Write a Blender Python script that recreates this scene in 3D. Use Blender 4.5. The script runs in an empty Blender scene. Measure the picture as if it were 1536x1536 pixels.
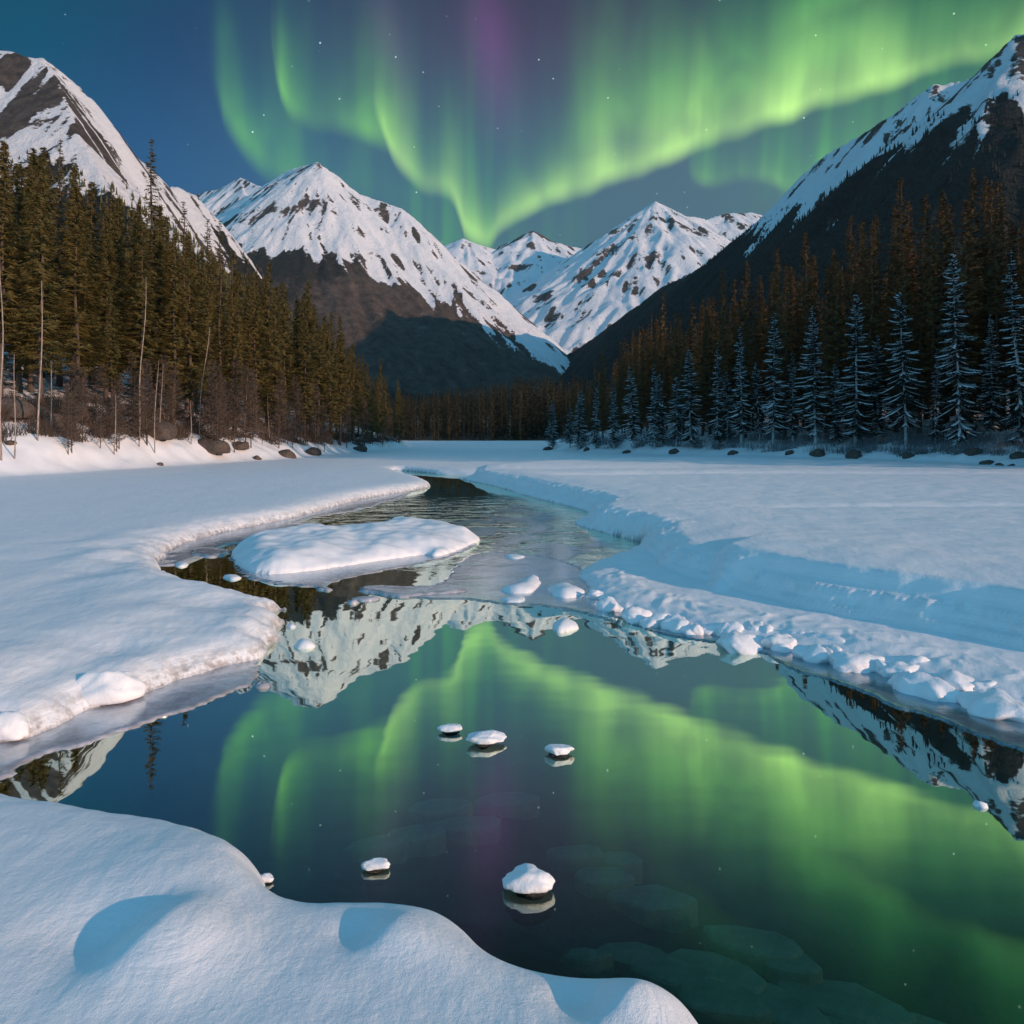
import bpy, bmesh, math, random
import numpy as np

S = bpy.context.scene
COL = S.collection
F, HOR, CX, CAMH = 1100.0, 652.0, 768.0, 3.5      # focal length and horizon (px of a 1536 px picture), eye height

# ------------------------------------------------------------------ camera
cd = bpy.data.cameras.new('camera'); cam = bpy.data.objects.new('camera', cd); COL.objects.link(cam)
cam.location = (0, 0, CAMH); cam.rotation_euler = (math.radians(90), 0, 0)
cd.sensor_width = 36; cd.lens = 36 * F / 1536; cd.shift_y = -(768 - HOR) / 1536
cd.clip_start = .1; cd.clip_end = 60000
S.camera = cam

# ------------------------------------------------------------------ view, sun
S.view_settings.view_transform = 'Standard'; S.view_settings.look = 'None'
S.view_settings.exposure = 0.0; S.view_settings.gamma = 1
SUN_EL, SUN_AZ = math.radians(12.5), math.radians(122)     # azimuth clockwise from the view direction
SUN_STR, SUN_COL = 3.8, (1.0, .62, .43)
NISHITA_STR = .085
to_sun = np.array([math.sin(SUN_AZ) * math.cos(SUN_EL), math.cos(SUN_AZ) * math.cos(SUN_EL), math.sin(SUN_EL)])
ld = bpy.data.lights.new('sun', 'SUN'); ld.energy = SUN_STR; ld.angle = math.radians(.6); ld.color = SUN_COL
lo = bpy.data.objects.new('sun', ld); COL.objects.link(lo)
from mathutils import Vector
lo.rotation_euler = Vector(to_sun).to_track_quat('Z', 'Y').to_euler(); lo.location = (40, -60, 60)

def srgb(r, g, b):
    f = lambda c: (c / 255 / 12.92) if c / 255 <= .04045 else ((c / 255 + .055) / 1.055) ** 2.4
    return (f(r), f(g), f(b), 1)

class NT:
    """small helper to wire node trees"""
    def __init__(s, tree): s.t = tree; s.n = tree.nodes; s.l = tree.links
    def add(s, typ, **kw):
        n = s.n.new(typ)
        for k, v in kw.items(): setattr(n, k, v)
        return n
    def put(s, sock, v):
        if isinstance(v, bpy.types.NodeSocket): s.l.new(v, sock)
        elif v is not None: sock.default_value = v
    def m(s, op, a, b=None, c=None, clamp=False):
        n = s.add('ShaderNodeMath', operation=op, use_clamp=clamp)
        s.put(n.inputs[0], a); s.put(n.inputs[1], b); s.put(n.inputs[2], c)
        return n.outputs[0]
    def mr(s, v, a, b, c=0., d=1., smooth=True):
        n = s.add('ShaderNodeMapRange', interpolation_type='SMOOTHSTEP' if smooth else 'LINEAR')
        for i, x in enumerate((v, a, b, c, d)): s.put(n.inputs[i], x)
        return n.outputs[0]
    def mix(s, f, a, b, blend='MIX'):
        n = s.add('ShaderNodeMix', data_type='RGBA', blend_type=blend, clamp_factor=True)
        s.put(n.inputs[0], f); s.put(n.inputs[6], a); s.put(n.inputs[7], b)
        return n.outputs[2]
    def vec(s, x, y, z):
        n = s.add('ShaderNodeCombineXYZ'); s.put(n.inputs[0], x); s.put(n.inputs[1], y); s.put(n.inputs[2], z); return n.outputs[0]
    def sep(s, v):
        n = s.add('ShaderNodeSeparateXYZ'); s.put(n.inputs[0], v); return n.outputs
    def noise(s, v, scale, detail=2, rough=.5, dist=0, dim='3D'):
        n = s.add('ShaderNodeTexNoise', noise_dimensions=dim); s.put(n.inputs['Vector'], v); s.put(n.inputs['Scale'], scale)
        n.inputs['Detail'].default_value = detail; n.inputs['Roughness'].default_value = rough; n.inputs['Distortion'].default_value = dist
        return n.outputs[0]
    def curve(s, v, pts):
        n = s.add('ShaderNodeFloatCurve'); c = n.mapping.curves[0]
        pts = sorted(pts)
        c.points[0].location = pts[0]; c.points[1].location = pts[-1]
        for p in pts[1:-1]: c.points.new(*p)
        for p in c.points: p.handle_type = 'AUTO_CLAMPED'
        n.mapping.update(); s.put(n.inputs['Value'], v); return n.outputs[0]
    def ramp(s, v, stops):
        n = s.add('ShaderNodeValToRGB'); e = n.color_ramp.elements
        while len(e) < len(stops): e.new(.5)
        for k, (p, c) in enumerate(stops): e[k].position = p; e[k].color = c
        s.put(n.inputs[0], v); return n.outputs[0]
    def scale(s, col, f):
        n = s.add('ShaderNodeVectorMath', operation='SCALE'); s.put(n.inputs[0], col); s.put(n.inputs[3], f); return n.outputs[0]
    def addc(s, a, b):
        n = s.add('ShaderNodeVectorMath', operation='ADD'); s.put(n.inputs[0], a); s.put(n.inputs[1], b); return n.outputs[0]
    def bump(s, h, strength, dist):
        n = s.add('ShaderNodeBump'); n.inputs['Strength'].default_value = strength; n.inputs['Distance'].default_value = dist
        s.put(n.inputs['Height'], h); return n.outputs[0]

# ------------------------------------------------------------------ sky: dusk blue overhead and behind, aurora ahead
def build_world():
    W = bpy.data.worlds.new('World'); S.world = W; W.use_nodes = True
    N = NT(W.node_tree); N.n.clear()
    D = N.add('ShaderNodeTexCoord').outputs['Generated']
    x, y, z = N.sep(D)[0:3]
    yy = N.m('MAXIMUM', y, .05)
    px = N.m('MULTIPLY_ADD', N.m('DIVIDE', x, yy), F, CX)        # azimuth-like and elevation-like sky coordinates
    py = N.m('MULTIPLY_ADD', N.m('DIVIDE', z, yy), -F, HOR)
    u = N.mr(px, -300, 1900, 0, 1, False)
    X = lambda p: (p + 300) / 2200
    # base night colours
    top = N.ramp(u, [(X(-200), srgb(4, 78, 104)), (X(60), srgb(5, 80, 112)), (X(250), srgb(28, 70, 110)), (X(480), srgb(52, 76, 108)), (X(640), srgb(64, 72, 102)),
                     (X(780), srgb(70, 66, 96)), (X(950), srgb(66, 72, 100)), (X(1150), srgb(52, 88, 98)), (X(1400), srgb(44, 105, 92)), (X(1800), srgb(30, 95, 85))])
    mid = N.ramp(u, [(X(-200), srgb(30, 90, 120)), (X(200), srgb(38, 90, 138)), (X(400), srgb(54, 100, 138)), (X(650), srgb(66, 105, 130)),
                     (X(1000), srgb(78, 112, 130)), (X(1300), srgb(84, 120, 130)), (X(1800), srgb(70, 110, 120))])
    base = N.mix(N.mr(py, 20, 300), top, mid)
    high = N.ramp(u, [(X(-100), srgb(5, 72, 92)), (X(350), srgb(14, 62, 84)), (X(600), srgb(22, 44, 62)), (X(900), srgb(18, 40, 50)), (X(1500), srgb(12, 60, 50)), (X(1900), srgb(12, 50, 50))])
    base = N.mix(N.mr(py, 90, -190), base, high)
    # bands: bottom edge, brightness along x, decay lengths
    bands = [
        dict(e=[(300, 60), (325, 150), (345, 205), (400, 262), (440, 288), (540, 310), (640, 330)], b=[(305, 0), (332, .55), (360, .62), (430, .52), (520, .36), (600, .18), (680, 0)], soft=40, d=55, d2=80, core=.2, ray=60),
        dict(e=[(405, 60), (420, 150), (440, 178), (500, 200), (560, 222), (600, 240), (640, 262)], b=[(408, 0), (424, .75), (470, .62), (540, .60), (575, .6), (600, .25), (640, 0)], soft=28, d=45, d2=75, core=.34, ray=80),
        dict(e=[(555, 150), (575, 200), (600, 248), (640, 282), (675, 300), (690, 335), (705, 368), (725, 372), (750, 345), (800, 322), (860, 306), (930, 268), (1000, 245), (1100, 208), (1200, 176), (1300, 146), (1400, 116), (1536, 82), (1700, 30), (1850, -20)],
             b=[(555, 0), (585, .95), (610, .9), (640, .6), (700, .80), (760, .82), (820, .98), (900, .85), (960, .95), (1060, .95), (1120, .8), (1180, .9), (1280, .85), (1400, .9), (1536, .85), (1700, .6), (1850, 0)], soft=26, d=46, d2=92, core=1.25, ray=110, len=[(550, .9), (600, .9), (650, .6), (800, .6), (900, .9), (1100, 1.1), (1400, 1.15), (1850, 1)]),
        dict(e=[(820, 250), (900, 215), (1000, 190), (1100, 168), (1200, 130), (1400, 60), (1600, 10)], b=[(820, 0), (880, .35), (1000, .5), (1160, .45), (1300, .3), (1500, .2), (1600, 0)], soft=60, d=55, d2=120, core=.45, ray=90),
        dict(e=[(1030, 262), (1060, 276), (1120, 280), (1200, 292), (1300, 300), (1400, 310)], b=[(1030, 0), (1050, .62), (1110, .45), (1180, .65), (1240, .6), (1330, .4), (1400, 0)], soft=20, d=22, d2=60, core=.5, ray=35),
        dict(e=[(1080, 340), (1200, 300), (1260, 230), (1400, 190), (1536, 130), (1700, 90)], b=[(1080, 0), (1190, .22), (1260, .33), (1400, .32), (1536, .3), (1700, 0)], soft=30, d=60, d2=80, core=.1, ray=26),
        dict(e=[(560, 330), (620, 380), (700, 390), (800, 385), (950, 370)], b=[(560, 0), (620, .3), (690, .42), (760, .18), (850, .1), (950, 0)], soft=20, d=60, d2=90, core=.1, ray=22),
        dict(e=[(1120, 95), (1180, 50), (1350, -35), (1450, -75), (1536, -105), (1700, -150), (1850, -190)], b=[(1120, 0), (1210, .32), (1330, .55), (1450, .62), (1600, .6), (1850, 0)], soft=40, d=16, d2=70, core=.32, ray=200),
        dict(e=[(960, 20), (1030, -20), (1100, -70), (1250, -150)], b=[(960, 0), (1020, .22), (1060, .25), (1250, 0)], soft=50, d=18, d2=60, core=.2, ray=200),
    ]
    YN = lambda v: (v + 300) / 800
    tot_core = tot_glow = None
    for k, B in enumerate(bands):
        yb = N.m('MULTIPLY_ADD', N.curve(u, [(X(a), YN(b)) for a, b in B['e']]), 800, -300)
        # edges waver a little
        wv = N.noise(N.vec(N.m('DIVIDE', px, 120.), k * 3.7, 0), 1, 2, dim='2D')
        yb = N.m('ADD', yb, N.mr(wv, .3, .7, -9, 9, False))
        q = N.m('SUBTRACT', yb, py)
        rx = N.m('MULTIPLY_ADD', N.m('SUBTRACT', px, 720), N.mr(py, -200, 400, .93, 1.03, False), 0.0)   # rays fan out upward
        ray = N.noise(N.vec(N.m('DIVIDE', rx, float(B['ray'])), N.m('MULTIPLY_ADD', py, 1 / 700., k * 5.3), 0), 1, 1.5, .5, dim='2D')
        ray2 = N.noise(N.vec(N.m('DIVIDE', rx, 14.), N.m('MULTIPLY_ADD', py, 1 / 500., k * 2.3), 0), 1, 2, .5, dim='2D')
        rr = N.m('MULTIPLY', N.mr(ray, .3, .7, .62, 1.18), N.mr(ray2, .25, .75, .95, 1.04))
        lenm = N.mr(ray, .3, .72, .7, 1.4)
        if 'len' in B: lenm = N.m('MULTIPLY', lenm, N.curve(u, [(0, .9)] + [(X(a), b) for a, b in B['len'] if b <= 1] + [(1, 1)]))
        rise = N.mr(q, -B['soft'] * .35, B['soft'])
        qp = N.m('MAXIMUM', q, 0.)
        c1 = N.m('EXPONENT', N.m('DIVIDE', qp, N.m('MULTIPLY', lenm, -float(B['d']))))
        c2 = N.m('EXPONENT', N.m('DIVIDE', qp, N.m('MULTIPLY', lenm, -float(B['d2']))))
        br = N.curve(u, [(0, 0)] + [(X(a), b) for a, b in B['b']] + [(1, 0)])
        fold = N.noise(N.vec(N.m('DIVIDE', px, 95.), N.m('MULTIPLY_ADD', py, 1 / 160., k * 1.9), 0), 1, 1.5, .5, .8, dim='2D')
        rr = N.m('MULTIPLY', rr, N.mr(fold, .3, .7, .84, 1.22))
        br = N.m('MULTIPLY', N.m('MULTIPLY', br, rr), rise)
        if k < 7: br = N.m('MULTIPLY', br, N.mr(py, -110, 70, .05, 1))
        core = N.m('MULTIPLY', N.m('MULTIPLY', br, c1), B['core'])
        glow = N.m('MULTIPLY', N.m('MULTIPLY', br, c2), .82 if k == 2 else 1.)
        tot_core = core if tot_core is None else N.m('ADD', tot_core, core)
        tot_glow = glow if tot_glow is None else N.m('ADD', tot_glow, glow)
    # purple pillars
    g = N.m('EXPONENT', N.m('MULTIPLY', N.m('POWER', N.m('DIVIDE', N.m('SUBTRACT', px, N.m('MULTIPLY_ADD', py, .12, 728)), 34.), 2), -1))
    g2 = N.m('EXPONENT', N.m('MULTIPLY', N.m('POWER', N.m('DIVIDE', N.m('SUBTRACT', px, N.m('MULTIPLY_ADD', py, .2, 572)), 26.), 2), -1))
    pur = N.m('MULTIPLY', N.m('ADD', g, N.m('MULTIPLY', g2, .5)), N.m('MULTIPLY', N.mr(py, 260, 40), N.mr(py, -60, 60, .35, 1)))
    keep = N.m('SUBTRACT', 1., N.m('MINIMUM', N.m('MULTIPLY', tot_glow, .85), .9))
    sky = N.scale(base, keep)
    sky = N.addc(sky, N.scale(N.vec(.075, .43, .12), tot_glow))
    sky = N.addc(sky, N.scale(N.vec(.50, .61, .17), tot_core))
    sky = N.addc(sky, N.scale(N.vec(.068, .012, .066), pur))
    # fine grain of glow and stars
    vo = N.add('ShaderNodeTexVoronoi'); N.put(vo.inputs['Vector'], D); vo.inputs['Scale'].default_value = 58
    wn = N.sep(vo.outputs['Color'])
    st = N.m('MULTIPLY', N.mr(vo.outputs['Distance'], .075, .035), N.m('POWER', wn[0], 3.))
    sky = N.addc(sky, N.scale(N.vec(.75, .9, .85), N.m('MULTIPLY', st, .9)))
    # rest of the dome
    ns = N.add('ShaderNodeTexSky', sky_type='NISHITA', sun_disc=False)
    ns.sun_elevation = SUN_EL; ns.sun_rotation = SUN_AZ; ns.altitude = 800; ns.air_density = 1.2; ns.dust_density = .4; ns.ozone_density = 3
    amb = N.scale(N.mix(1., ns.outputs[0], (.52, .98, 1.14, 1), 'MULTIPLY'), NISHITA_STR)
    amb = N.addc(amb, N.vec(.07, .22, .32))
    front = N.m('MULTIPLY', N.mr(y, .30, .62), N.mr(N.m('DIVIDE', z, yy), 1.5, .85))
    out = N.mix(front, amb, sky)
    bg = N.add('ShaderNodeBackground'); N.put(bg.inputs[0], out); bg.inputs[1].default_value = 1
    o = N.add('ShaderNodeOutputWorld'); N.l.new(bg.outputs[0], o.inputs[0])
    W.cycles.sampling_method = 'MANUAL'; W.cycles.sample_map_resolution = 512
build_world()

# ------------------------------------------------------------------ numeric helpers
_perm = np.random.RandomState(7).permutation(4096)
_gx = np.cos(np.linspace(0, 2 * np.pi, 4096, endpoint=False)); _gy = np.sin(np.linspace(0, 2 * np.pi, 4096, endpoint=False))
def pnoise(x, y, seed=0):
    xi = np.floor(x).astype(np.int64); yi = np.floor(y).astype(np.int64); fx = x - xi; fy = y - yi
    def g(ix, iy, dx, dy):
        h = _perm[(_perm[(ix + seed * 131) & 4095] + iy) & 4095]
        return _gx[h] * dx + _gy[h] * dy
    sx = fx * fx * fx * (fx * (fx * 6 - 15) + 10); sy = fy * fy * fy * (fy * (fy * 6 - 15) + 10)
    a = g(xi, yi, fx, fy); b = g(xi + 1, yi, fx - 1, fy); c = g(xi, yi + 1, fx, fy - 1); d = g(xi + 1, yi + 1, fx - 1, fy - 1)
    return (a + (b - a) * sx + (c - a) * sy + (a - b - c + d) * sx * sy) * 1.5
def fbm(x, y, octaves=4, seed=0, gain=.5):
    s = 0; a = 1; t = 0
    for o in range(octaves):
        s = s + a * pnoise(x * 2 ** o, y * 2 ** o, seed + o * 17); t += a; a *= gain
    return s / t
def ridged(x, y, octaves=4, seed=0, gain=.5):
    s = 0; a = 1; t = 0
    for o in range(octaves):
        s = s + a * (1 - np.abs(pnoise(x * 2 ** o, y * 2 ** o, seed + o * 17)) * 2); t += a; a *= gain
    return s / t
def sstep(a, b, v):
    t = np.clip((v - a) / (b - a), 0, 1); return t * t * (3 - 2 * t)

def P(px, py, z=0.):                                  # picture point lying on the plane at height z
    Y = (CAMH - z) * F / (py - HOR); return ((px - CX) / F * Y, Y)
def R3(px, py, Y):                                    # picture point at distance Y
    return ((px - CX) / F * Y, Y, CAMH + (HOR - py) / F * Y)
def poly_dist(x, y, poly):
    """distance to a closed polygon, positive outside"""
    P_ = np.array(poly, float); n = len(P_)
    best = np.full(x.shape, 1e18); inside = np.zeros(x.shape, bool)
    for i in range(n):
        ax, ay = P_[i]; bx, by = P_[(i + 1) % n]; dx, dy = bx - ax, by - ay; L = dx * dx + dy * dy + 1e-12
        t = np.clip(((x - ax) * dx + (y - ay) * dy) / L, 0, 1)
        best = np.minimum(best, (x - ax - t * dx) ** 2 + (y - ay - t * dy) ** 2)
        if ay != by:
            c = ((ay > y) != (by > y)) & (x < (bx - ax) * (y - ay) / (by - ay) + ax); inside ^= c
    d = np.sqrt(best); return np.where(inside, -d, d)
def smooth_poly(pts, it=2, closed=True):
    p = np.array(pts, float)
    for _ in range(it):
        q = np.roll(p, -1, 0) if closed else p[1:]; a = p if closed else p[:-1]
        n = np.empty((len(a) * 2, 2)); n[0::2] = a * .75 + q * .25; n[1::2] = a * .25 + q * .75
        if not closed: n = np.vstack([p[:1], n, p[-1:]])
        p = n
    return p

# ------------------------------------------------------------------ object helpers
def make_mesh(name, V, faces, mat=None, smooth=False):
    """V (N,3); faces = list of integer arrays (M,3) or (M,4)"""
    me = bpy.data.meshes.new(name); V = np.asarray(V, np.float32)
    me.vertices.add(len(V)); me.vertices.foreach_set('co', V.ravel())
    li = np.concatenate([f.ravel() for f in faces]).astype(np.int32)
    tot = np.concatenate([np.full(len(f), f.shape[1]) for f in faces]).astype(np.int32)
    st = np.concatenate([[0], np.cumsum(tot)[:-1]]).astype(np.int32)
    me.loops.add(len(li)); me.loops.foreach_set('vertex_index', li)
    me.polygons.add(len(tot)); me.polygons.foreach_set('loop_start', st); me.polygons.foreach_set('loop_total', tot)
    if smooth: me.polygons.foreach_set('use_smooth', np.ones(len(tot), bool))
    me.update(calc_edges=True); me.validate()
    if mat: me.materials.append(mat)
    return me
def link(name, me, parent=None, loc=(0, 0, 0), rz=0, sc=1, **props):
    o = bpy.data.objects.new(name, me); COL.objects.link(o); o.location = loc; o.rotation_euler = (0, 0, rz)
    o.scale = (sc, sc, sc) if not isinstance(sc, tuple) else sc
    if parent: o.parent = parent
    for k, v in props.items(): o[k] = v
    return o
def tag(o, label, cat, group=None):
    o['label'] = label; o['category'] = cat
    if group: o['group'] = group
    return o
def struct(o, label=None):
    o['kind'] = 'structure'
    if label: o['label'] = label
    return o
def copy_thing(src, loc, rot, sc, label, cat, group):
    c = src.copy(); COL.objects.link(c); c.location = loc; c.rotation_euler = rot; c.scale = sc
    for ch in src.children:
        d = ch.copy(); COL.objects.link(d); d.parent = c
    return tag(c, label, cat, group)
def grid_faces(nr, nc):
    i = np.arange(nr * nc).reshape(nr, nc)
    return np.stack([i[:-1, :-1].ravel(), i[:-1, 1:].ravel(), i[1:, 1:].ravel(), i[1:, :-1].ravel()], 1)
def set_attr(me, name, arr):
    a = me.attributes.new(name, 'FLOAT', 'POINT'); a.data.foreach_set('value', np.asarray(arr, np.float32).ravel())

# ------------------------------------------------------------------ materials
def new_mat(name):
    m = bpy.data.materials.new(name); m.use_nodes = True; N = NT(m.node_tree); N.n.clear()
    out = N.add('ShaderNodeOutputMaterial'); return m, N, out
def principled(N, out, **kw):
    b = N.add('ShaderNodeBsdfPrincipled')
    for k, v in kw.items(): N.put(b.inputs[k.replace('_', ' ')], v)
    N.l.new(b.outputs[0], out.inputs[0]); return b
def pos(N): return N.add('ShaderNodeNewGeometry').outputs['Position']
def attr(N, name): return N.add('ShaderNodeAttribute', attribute_name=name).outputs['Fac']

def mat_snow_ground():
    m, N, out = new_mat('snow_ground'); p = pos(N)
    n1 = N.noise(p, 1.2, 4, .6); n2 = N.noise(p, 28, 4, .65); n3 = N.noise(p, 130, 2, .6)
    dirt = attr(N, 'dirt')
    dn = N.noise(p, 5.5, 5, .7)
    dm = N.m('MULTIPLY', dirt, N.mr(dn, .40, .62))
    snow = N.mix(N.mr(n1, .3, .7), (.80, .84, .88, 1), (.86, .88, .90, 1))
    dcol = N.ramp(N.noise(p, 9, 4, .7), [(.3, (.10, .075, .055, 1)), (.55, (.30, .26, .23, 1)), (.75, (.5, .48, .47, 1))])
    bed = N.ramp(N.noise(p, 2.1, 5, .65), [(.3, (.010, .013, .014, 1)), (.6, (.045, .055, .052, 1)), (.8, (.09, .10, .09, 1))])
    c = N.mix(dm, snow, dcol)
    lit = attr(N, 'litter'); ln = N.noise(p, 1.7, 6, .75)
    c = N.mix(N.m('MULTIPLY', lit, N.m('ADD', N.mr(ln, .47, .56), N.mr(lit, 1.05, 1.15)), clamp=True), c, (.062, .043, .032, 1))
    c = N.mix(attr(N, 'bed'), c, bed)
    h = N.m('ADD', N.m('MULTIPLY', n2, .5), N.m('MULTIPLY', n3, .28))
    wind = N.noise(N.vec(N.m('MULTIPLY', N.sep(p)[0], 1.0), N.m('MULTIPLY', N.sep(p)[1], .35), 0), 6, 3, .6)
    h = N.m('ADD', h, N.m('MULTIPLY', wind, .8))
    q = N.sep(p); lay = N.noise(N.vec(N.m('MULTIPLY', q[0], .9), N.m('MULTIPLY', q[1], .9), N.m('MULTIPLY', q[2], 16.)), 1.4, 4, .6); h = N.m('ADD', h, N.m('MULTIPLY', lay, 1.6))
    b = N.bump(h, .62, .02)
    principled(N, out, Base_Color=c, Roughness=.55, Normal=b)
    return m
def mat_snow(name='snow', blue=0.):
    m, N, out = new_mat(name); p = N.add('ShaderNodeTexCoord').outputs['Object']
    n2 = N.noise(p, 22, 5, .65)
    c = N.mix(N.mr(N.noise(p, 3, 3), .3, .7), (.80 - blue, .84, .88, 1), (.87 - blue, .89, .91, 1))
    principled(N, out, Base_Color=c, Roughness=.5, Normal=N.bump(n2, .5, .02))
    return m
def mat_rock(name, c1, c2, sc=4, wet=.75):
    m, N, out = new_mat(name); p = N.add('ShaderNodeTexCoord').outputs['Object']
    n = N.noise(p, sc, 6, .7)
    c = N.ramp(n, [(.3, c1 + (1,)), (.7, c2 + (1,))])
    principled(N, out, Base_Color=c, Roughness=wet, Normal=N.bump(N.noise(p, sc * 2.5, 6, .75), .8, .05))
    return m
def mat_needles(name, c1, c2, c3):
    m, N, out = new_mat(name); p = N.add('ShaderNodeTexCoord').outputs['Object']
    oi = N.add('ShaderNodeObjectInfo').outputs['Random']
    c = N.mix(N.mr(N.noise(p, .8, 3, .6), .35, .65), c1 + (1,), c2 + (1,))
    c = N.mix(N.m('MULTIPLY', oi, .6), c, c3 + (1,))
    c = N.mix(N.mr(N.noise(p, 7, 2), .45, .7), c, tuple(v * .6 for v in c1) + (1,))
    principled(N, out, Base_Color=c, Roughness=.75, Specular_IOR_Level=.2)
    return m
def mat_bark(name, c1, c2):
    m, N, out = new_mat(name); p = N.add('ShaderNodeTexCoord').outputs['Object']
    s = N.sep(p); v = N.vec(N.m('MULTIPLY', s[0], 9.), N.m('MULTIPLY', s[1], 9.), N.m('MULTIPLY', s[2], 1.6))
    n = N.noise(v, 1.5, 5, .7)
    principled(N, out, Base_Color=N.ramp(n, [(.35, c1 + (1,)), (.65, c2 + (1,))]), Roughness=.9, Normal=N.bump(n, .7, .03))
    return m
M = {}
M['ground'] = mat_snow_ground(); M['snow'] = mat_snow(); M['snowtree'] = mat_snow('tree_snow', .03)
M['rock'] = mat_rock('bank_rock', (.030, .022, .017), (.13, .10, .08)); M['stone'] = mat_rock('wet_stone', (.010, .010, .010), (.05, .048, .045), 6, .3)
M['slab'] = mat_rock('river_slab', (.12, .18, .13), (.30, .38, .29), 3, .6)
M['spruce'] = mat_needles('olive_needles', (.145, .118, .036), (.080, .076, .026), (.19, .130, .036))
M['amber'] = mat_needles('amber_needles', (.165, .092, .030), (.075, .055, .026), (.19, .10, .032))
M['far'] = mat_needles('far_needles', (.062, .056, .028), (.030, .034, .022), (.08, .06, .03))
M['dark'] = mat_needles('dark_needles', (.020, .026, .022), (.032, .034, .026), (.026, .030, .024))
M['twig'] = mat_needles('bare_twigs', (.125, .092, .070), (.080, .062, .050), (.11, .088, .070))
M['bark'] = mat_bark('bark', (.05, .035, .026), (.13, .10, .08)); M['palebark'] = mat_bark('pale_bark', (.16, .12, .10), (.48, .40, .34))
M['frostbark'] = mat_bark('frosted_bark', (.10, .10, .10), (.62, .68, .72))

def mat_water():
    m, N, out = new_mat('water'); p = pos(N); s = N.sep(p)
    cur = N.m('MULTIPLY', N.mr(s[1], 17.5, 24), N.mr(s[1], 46, 34))
    rip = N.noise(N.vec(N.m('MULTIPLY', s[0], .55), N.m('MULTIPLY', s[1], .8), 0), 1.6, 4, .55, .6)
    calm = N.noise(N.vec(N.m('MULTIPLY', s[0], .5), s[1], 0), .9, 2, .5)
    h = N.m('ADD', N.m('MULTIPLY', N.m('MULTIPLY', rip, cur), .05), N.m('MULTIPLY', calm, .0030))
    bn = N.add('ShaderNodeBump'); bn.inputs['Strength'].default_value = 1; bn.inputs['Distance'].default_value = 1.; N.put(bn.inputs['Height'], h)
    lw = N.add('ShaderNodeLayerWeight'); lw.inputs[0].default_value = .5; N.put(lw.inputs['Normal'], bn.outputs[0])
    fac = N.curve(lw.outputs['Facing'], [(0, .04), (.3, .13), (.39, .22), (.49, .40), (.60, .64), (.70, .80), (.85, .92), (1, 1)])
    gl = N.add('ShaderNodeBsdfGlossy'); gl.inputs['Color'].default_value = (.84, .96, .84, 1); gl.inputs['Roughness'].default_value = .012; N.put(gl.inputs['Normal'], bn.outputs[0])
    tr = N.add('ShaderNodeBsdfTransparent'); tr.inputs[0].default_value = (.50, .70, .68, 1)
    mx = N.add('ShaderNodeMixShader'); N.put(mx.inputs[0], fac); N.l.new(tr.outputs[0], mx.inputs[1]); N.l.new(gl.outputs[0], mx.inputs[2])
    N.l.new(mx.outputs[0], out.inputs[0]); return m
M['water'] = mat_water()
def mat_thin_ice(name, col, dens=.5, rough=.16, pale=.55):
    m, N, out = new_mat(name); p = pos(N); s = N.sep(p)
    n = N.noise(p, 1.3, 5, .65, 1.2); n2 = N.noise(p, 7, 5, .7)
    b = N.bump(N.m('ADD', n, N.m('MULTIPLY', n2, .25)), .35, .03)
    df = N.add('ShaderNodeBsdfDiffuse'); N.put(df.inputs[0], N.mix(N.mr(n, .35, .65), col + (1,), tuple(min(1, c * 1.7) for c in col) + (1,))); N.put(df.inputs['Normal'], b)
    gl = N.add('ShaderNodeBsdfGlossy'); gl.inputs['Roughness'].default_value = rough; gl.inputs['Color'].default_value = (.9, .95, 1, 1); N.put(gl.inputs['Normal'], b)
    tr = N.add('ShaderNodeBsdfTransparent'); tr.inputs[0].default_value = (.5, .62, .66, 1)
    lw = N.add('ShaderNodeLayerWeight'); lw.inputs[0].default_value = .5
    a = N.add('ShaderNodeMixShader'); N.put(a.inputs[0], N.mr(n2, .2, .8, dens * .7, min(1, dens * 1.3))); N.l.new(tr.outputs[0], a.inputs[1]); N.l.new(df.outputs[0], a.inputs[2])
    f = N.curve(lw.outputs['Facing'], [(0, .05), (.5, .22), (.8, pale), (1, .9)])
    c = N.add('ShaderNodeMixShader'); N.put(c.inputs[0], f); N.l.new(a.outputs[0], c.inputs[1]); N.l.new(gl.outputs[0], c.inputs[2])
    N.l.new(c.outputs[0], out.inputs[0]); return m
M['ice_left'] = mat_thin_ice('grey_thin_ice', (.42, .40, .42), .75, .14, .5)
M['ice_right'] = mat_thin_ice('blue_thin_ice', (.16, .24, .29), .55, .12, .5)
M['ice_mid'] = mat_thin_ice('clear_ice', (.34, .42, .45), .5, .05, .62)
def mat_slush():
    m, N, out = new_mat('slush'); p = pos(N); s = N.sep(p)
    v = N.vec(N.m('MULTIPLY', s[0], .42), N.m('MULTIPLY', s[1], .34), 0)
    n = N.noise(v, 1.5, 6, .62, .8); edge = attr(N, 'edge')
    k = N.m('MULTIPLY', N.mr(n, .44, .56), edge)
    df = N.add('ShaderNodeBsdfPrincipled'); df.inputs['Base Color'].default_value = (.36, .46, .49, 1); df.inputs['Roughness'].default_value = .12; df.inputs['Specular IOR Level'].default_value = .9
    tr = N.add('ShaderNodeBsdfTransparent')
    mx = N.add('ShaderNodeMixShader'); N.put(mx.inputs[0], N.m('MULTIPLY', k, .85)); N.l.new(tr.outputs[0], mx.inputs[1]); N.l.new(df.outputs[0], mx.inputs[2])
    N.l.new(mx.outputs[0], out.inputs[0]); return m
M['slush'] = mat_slush()

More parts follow.
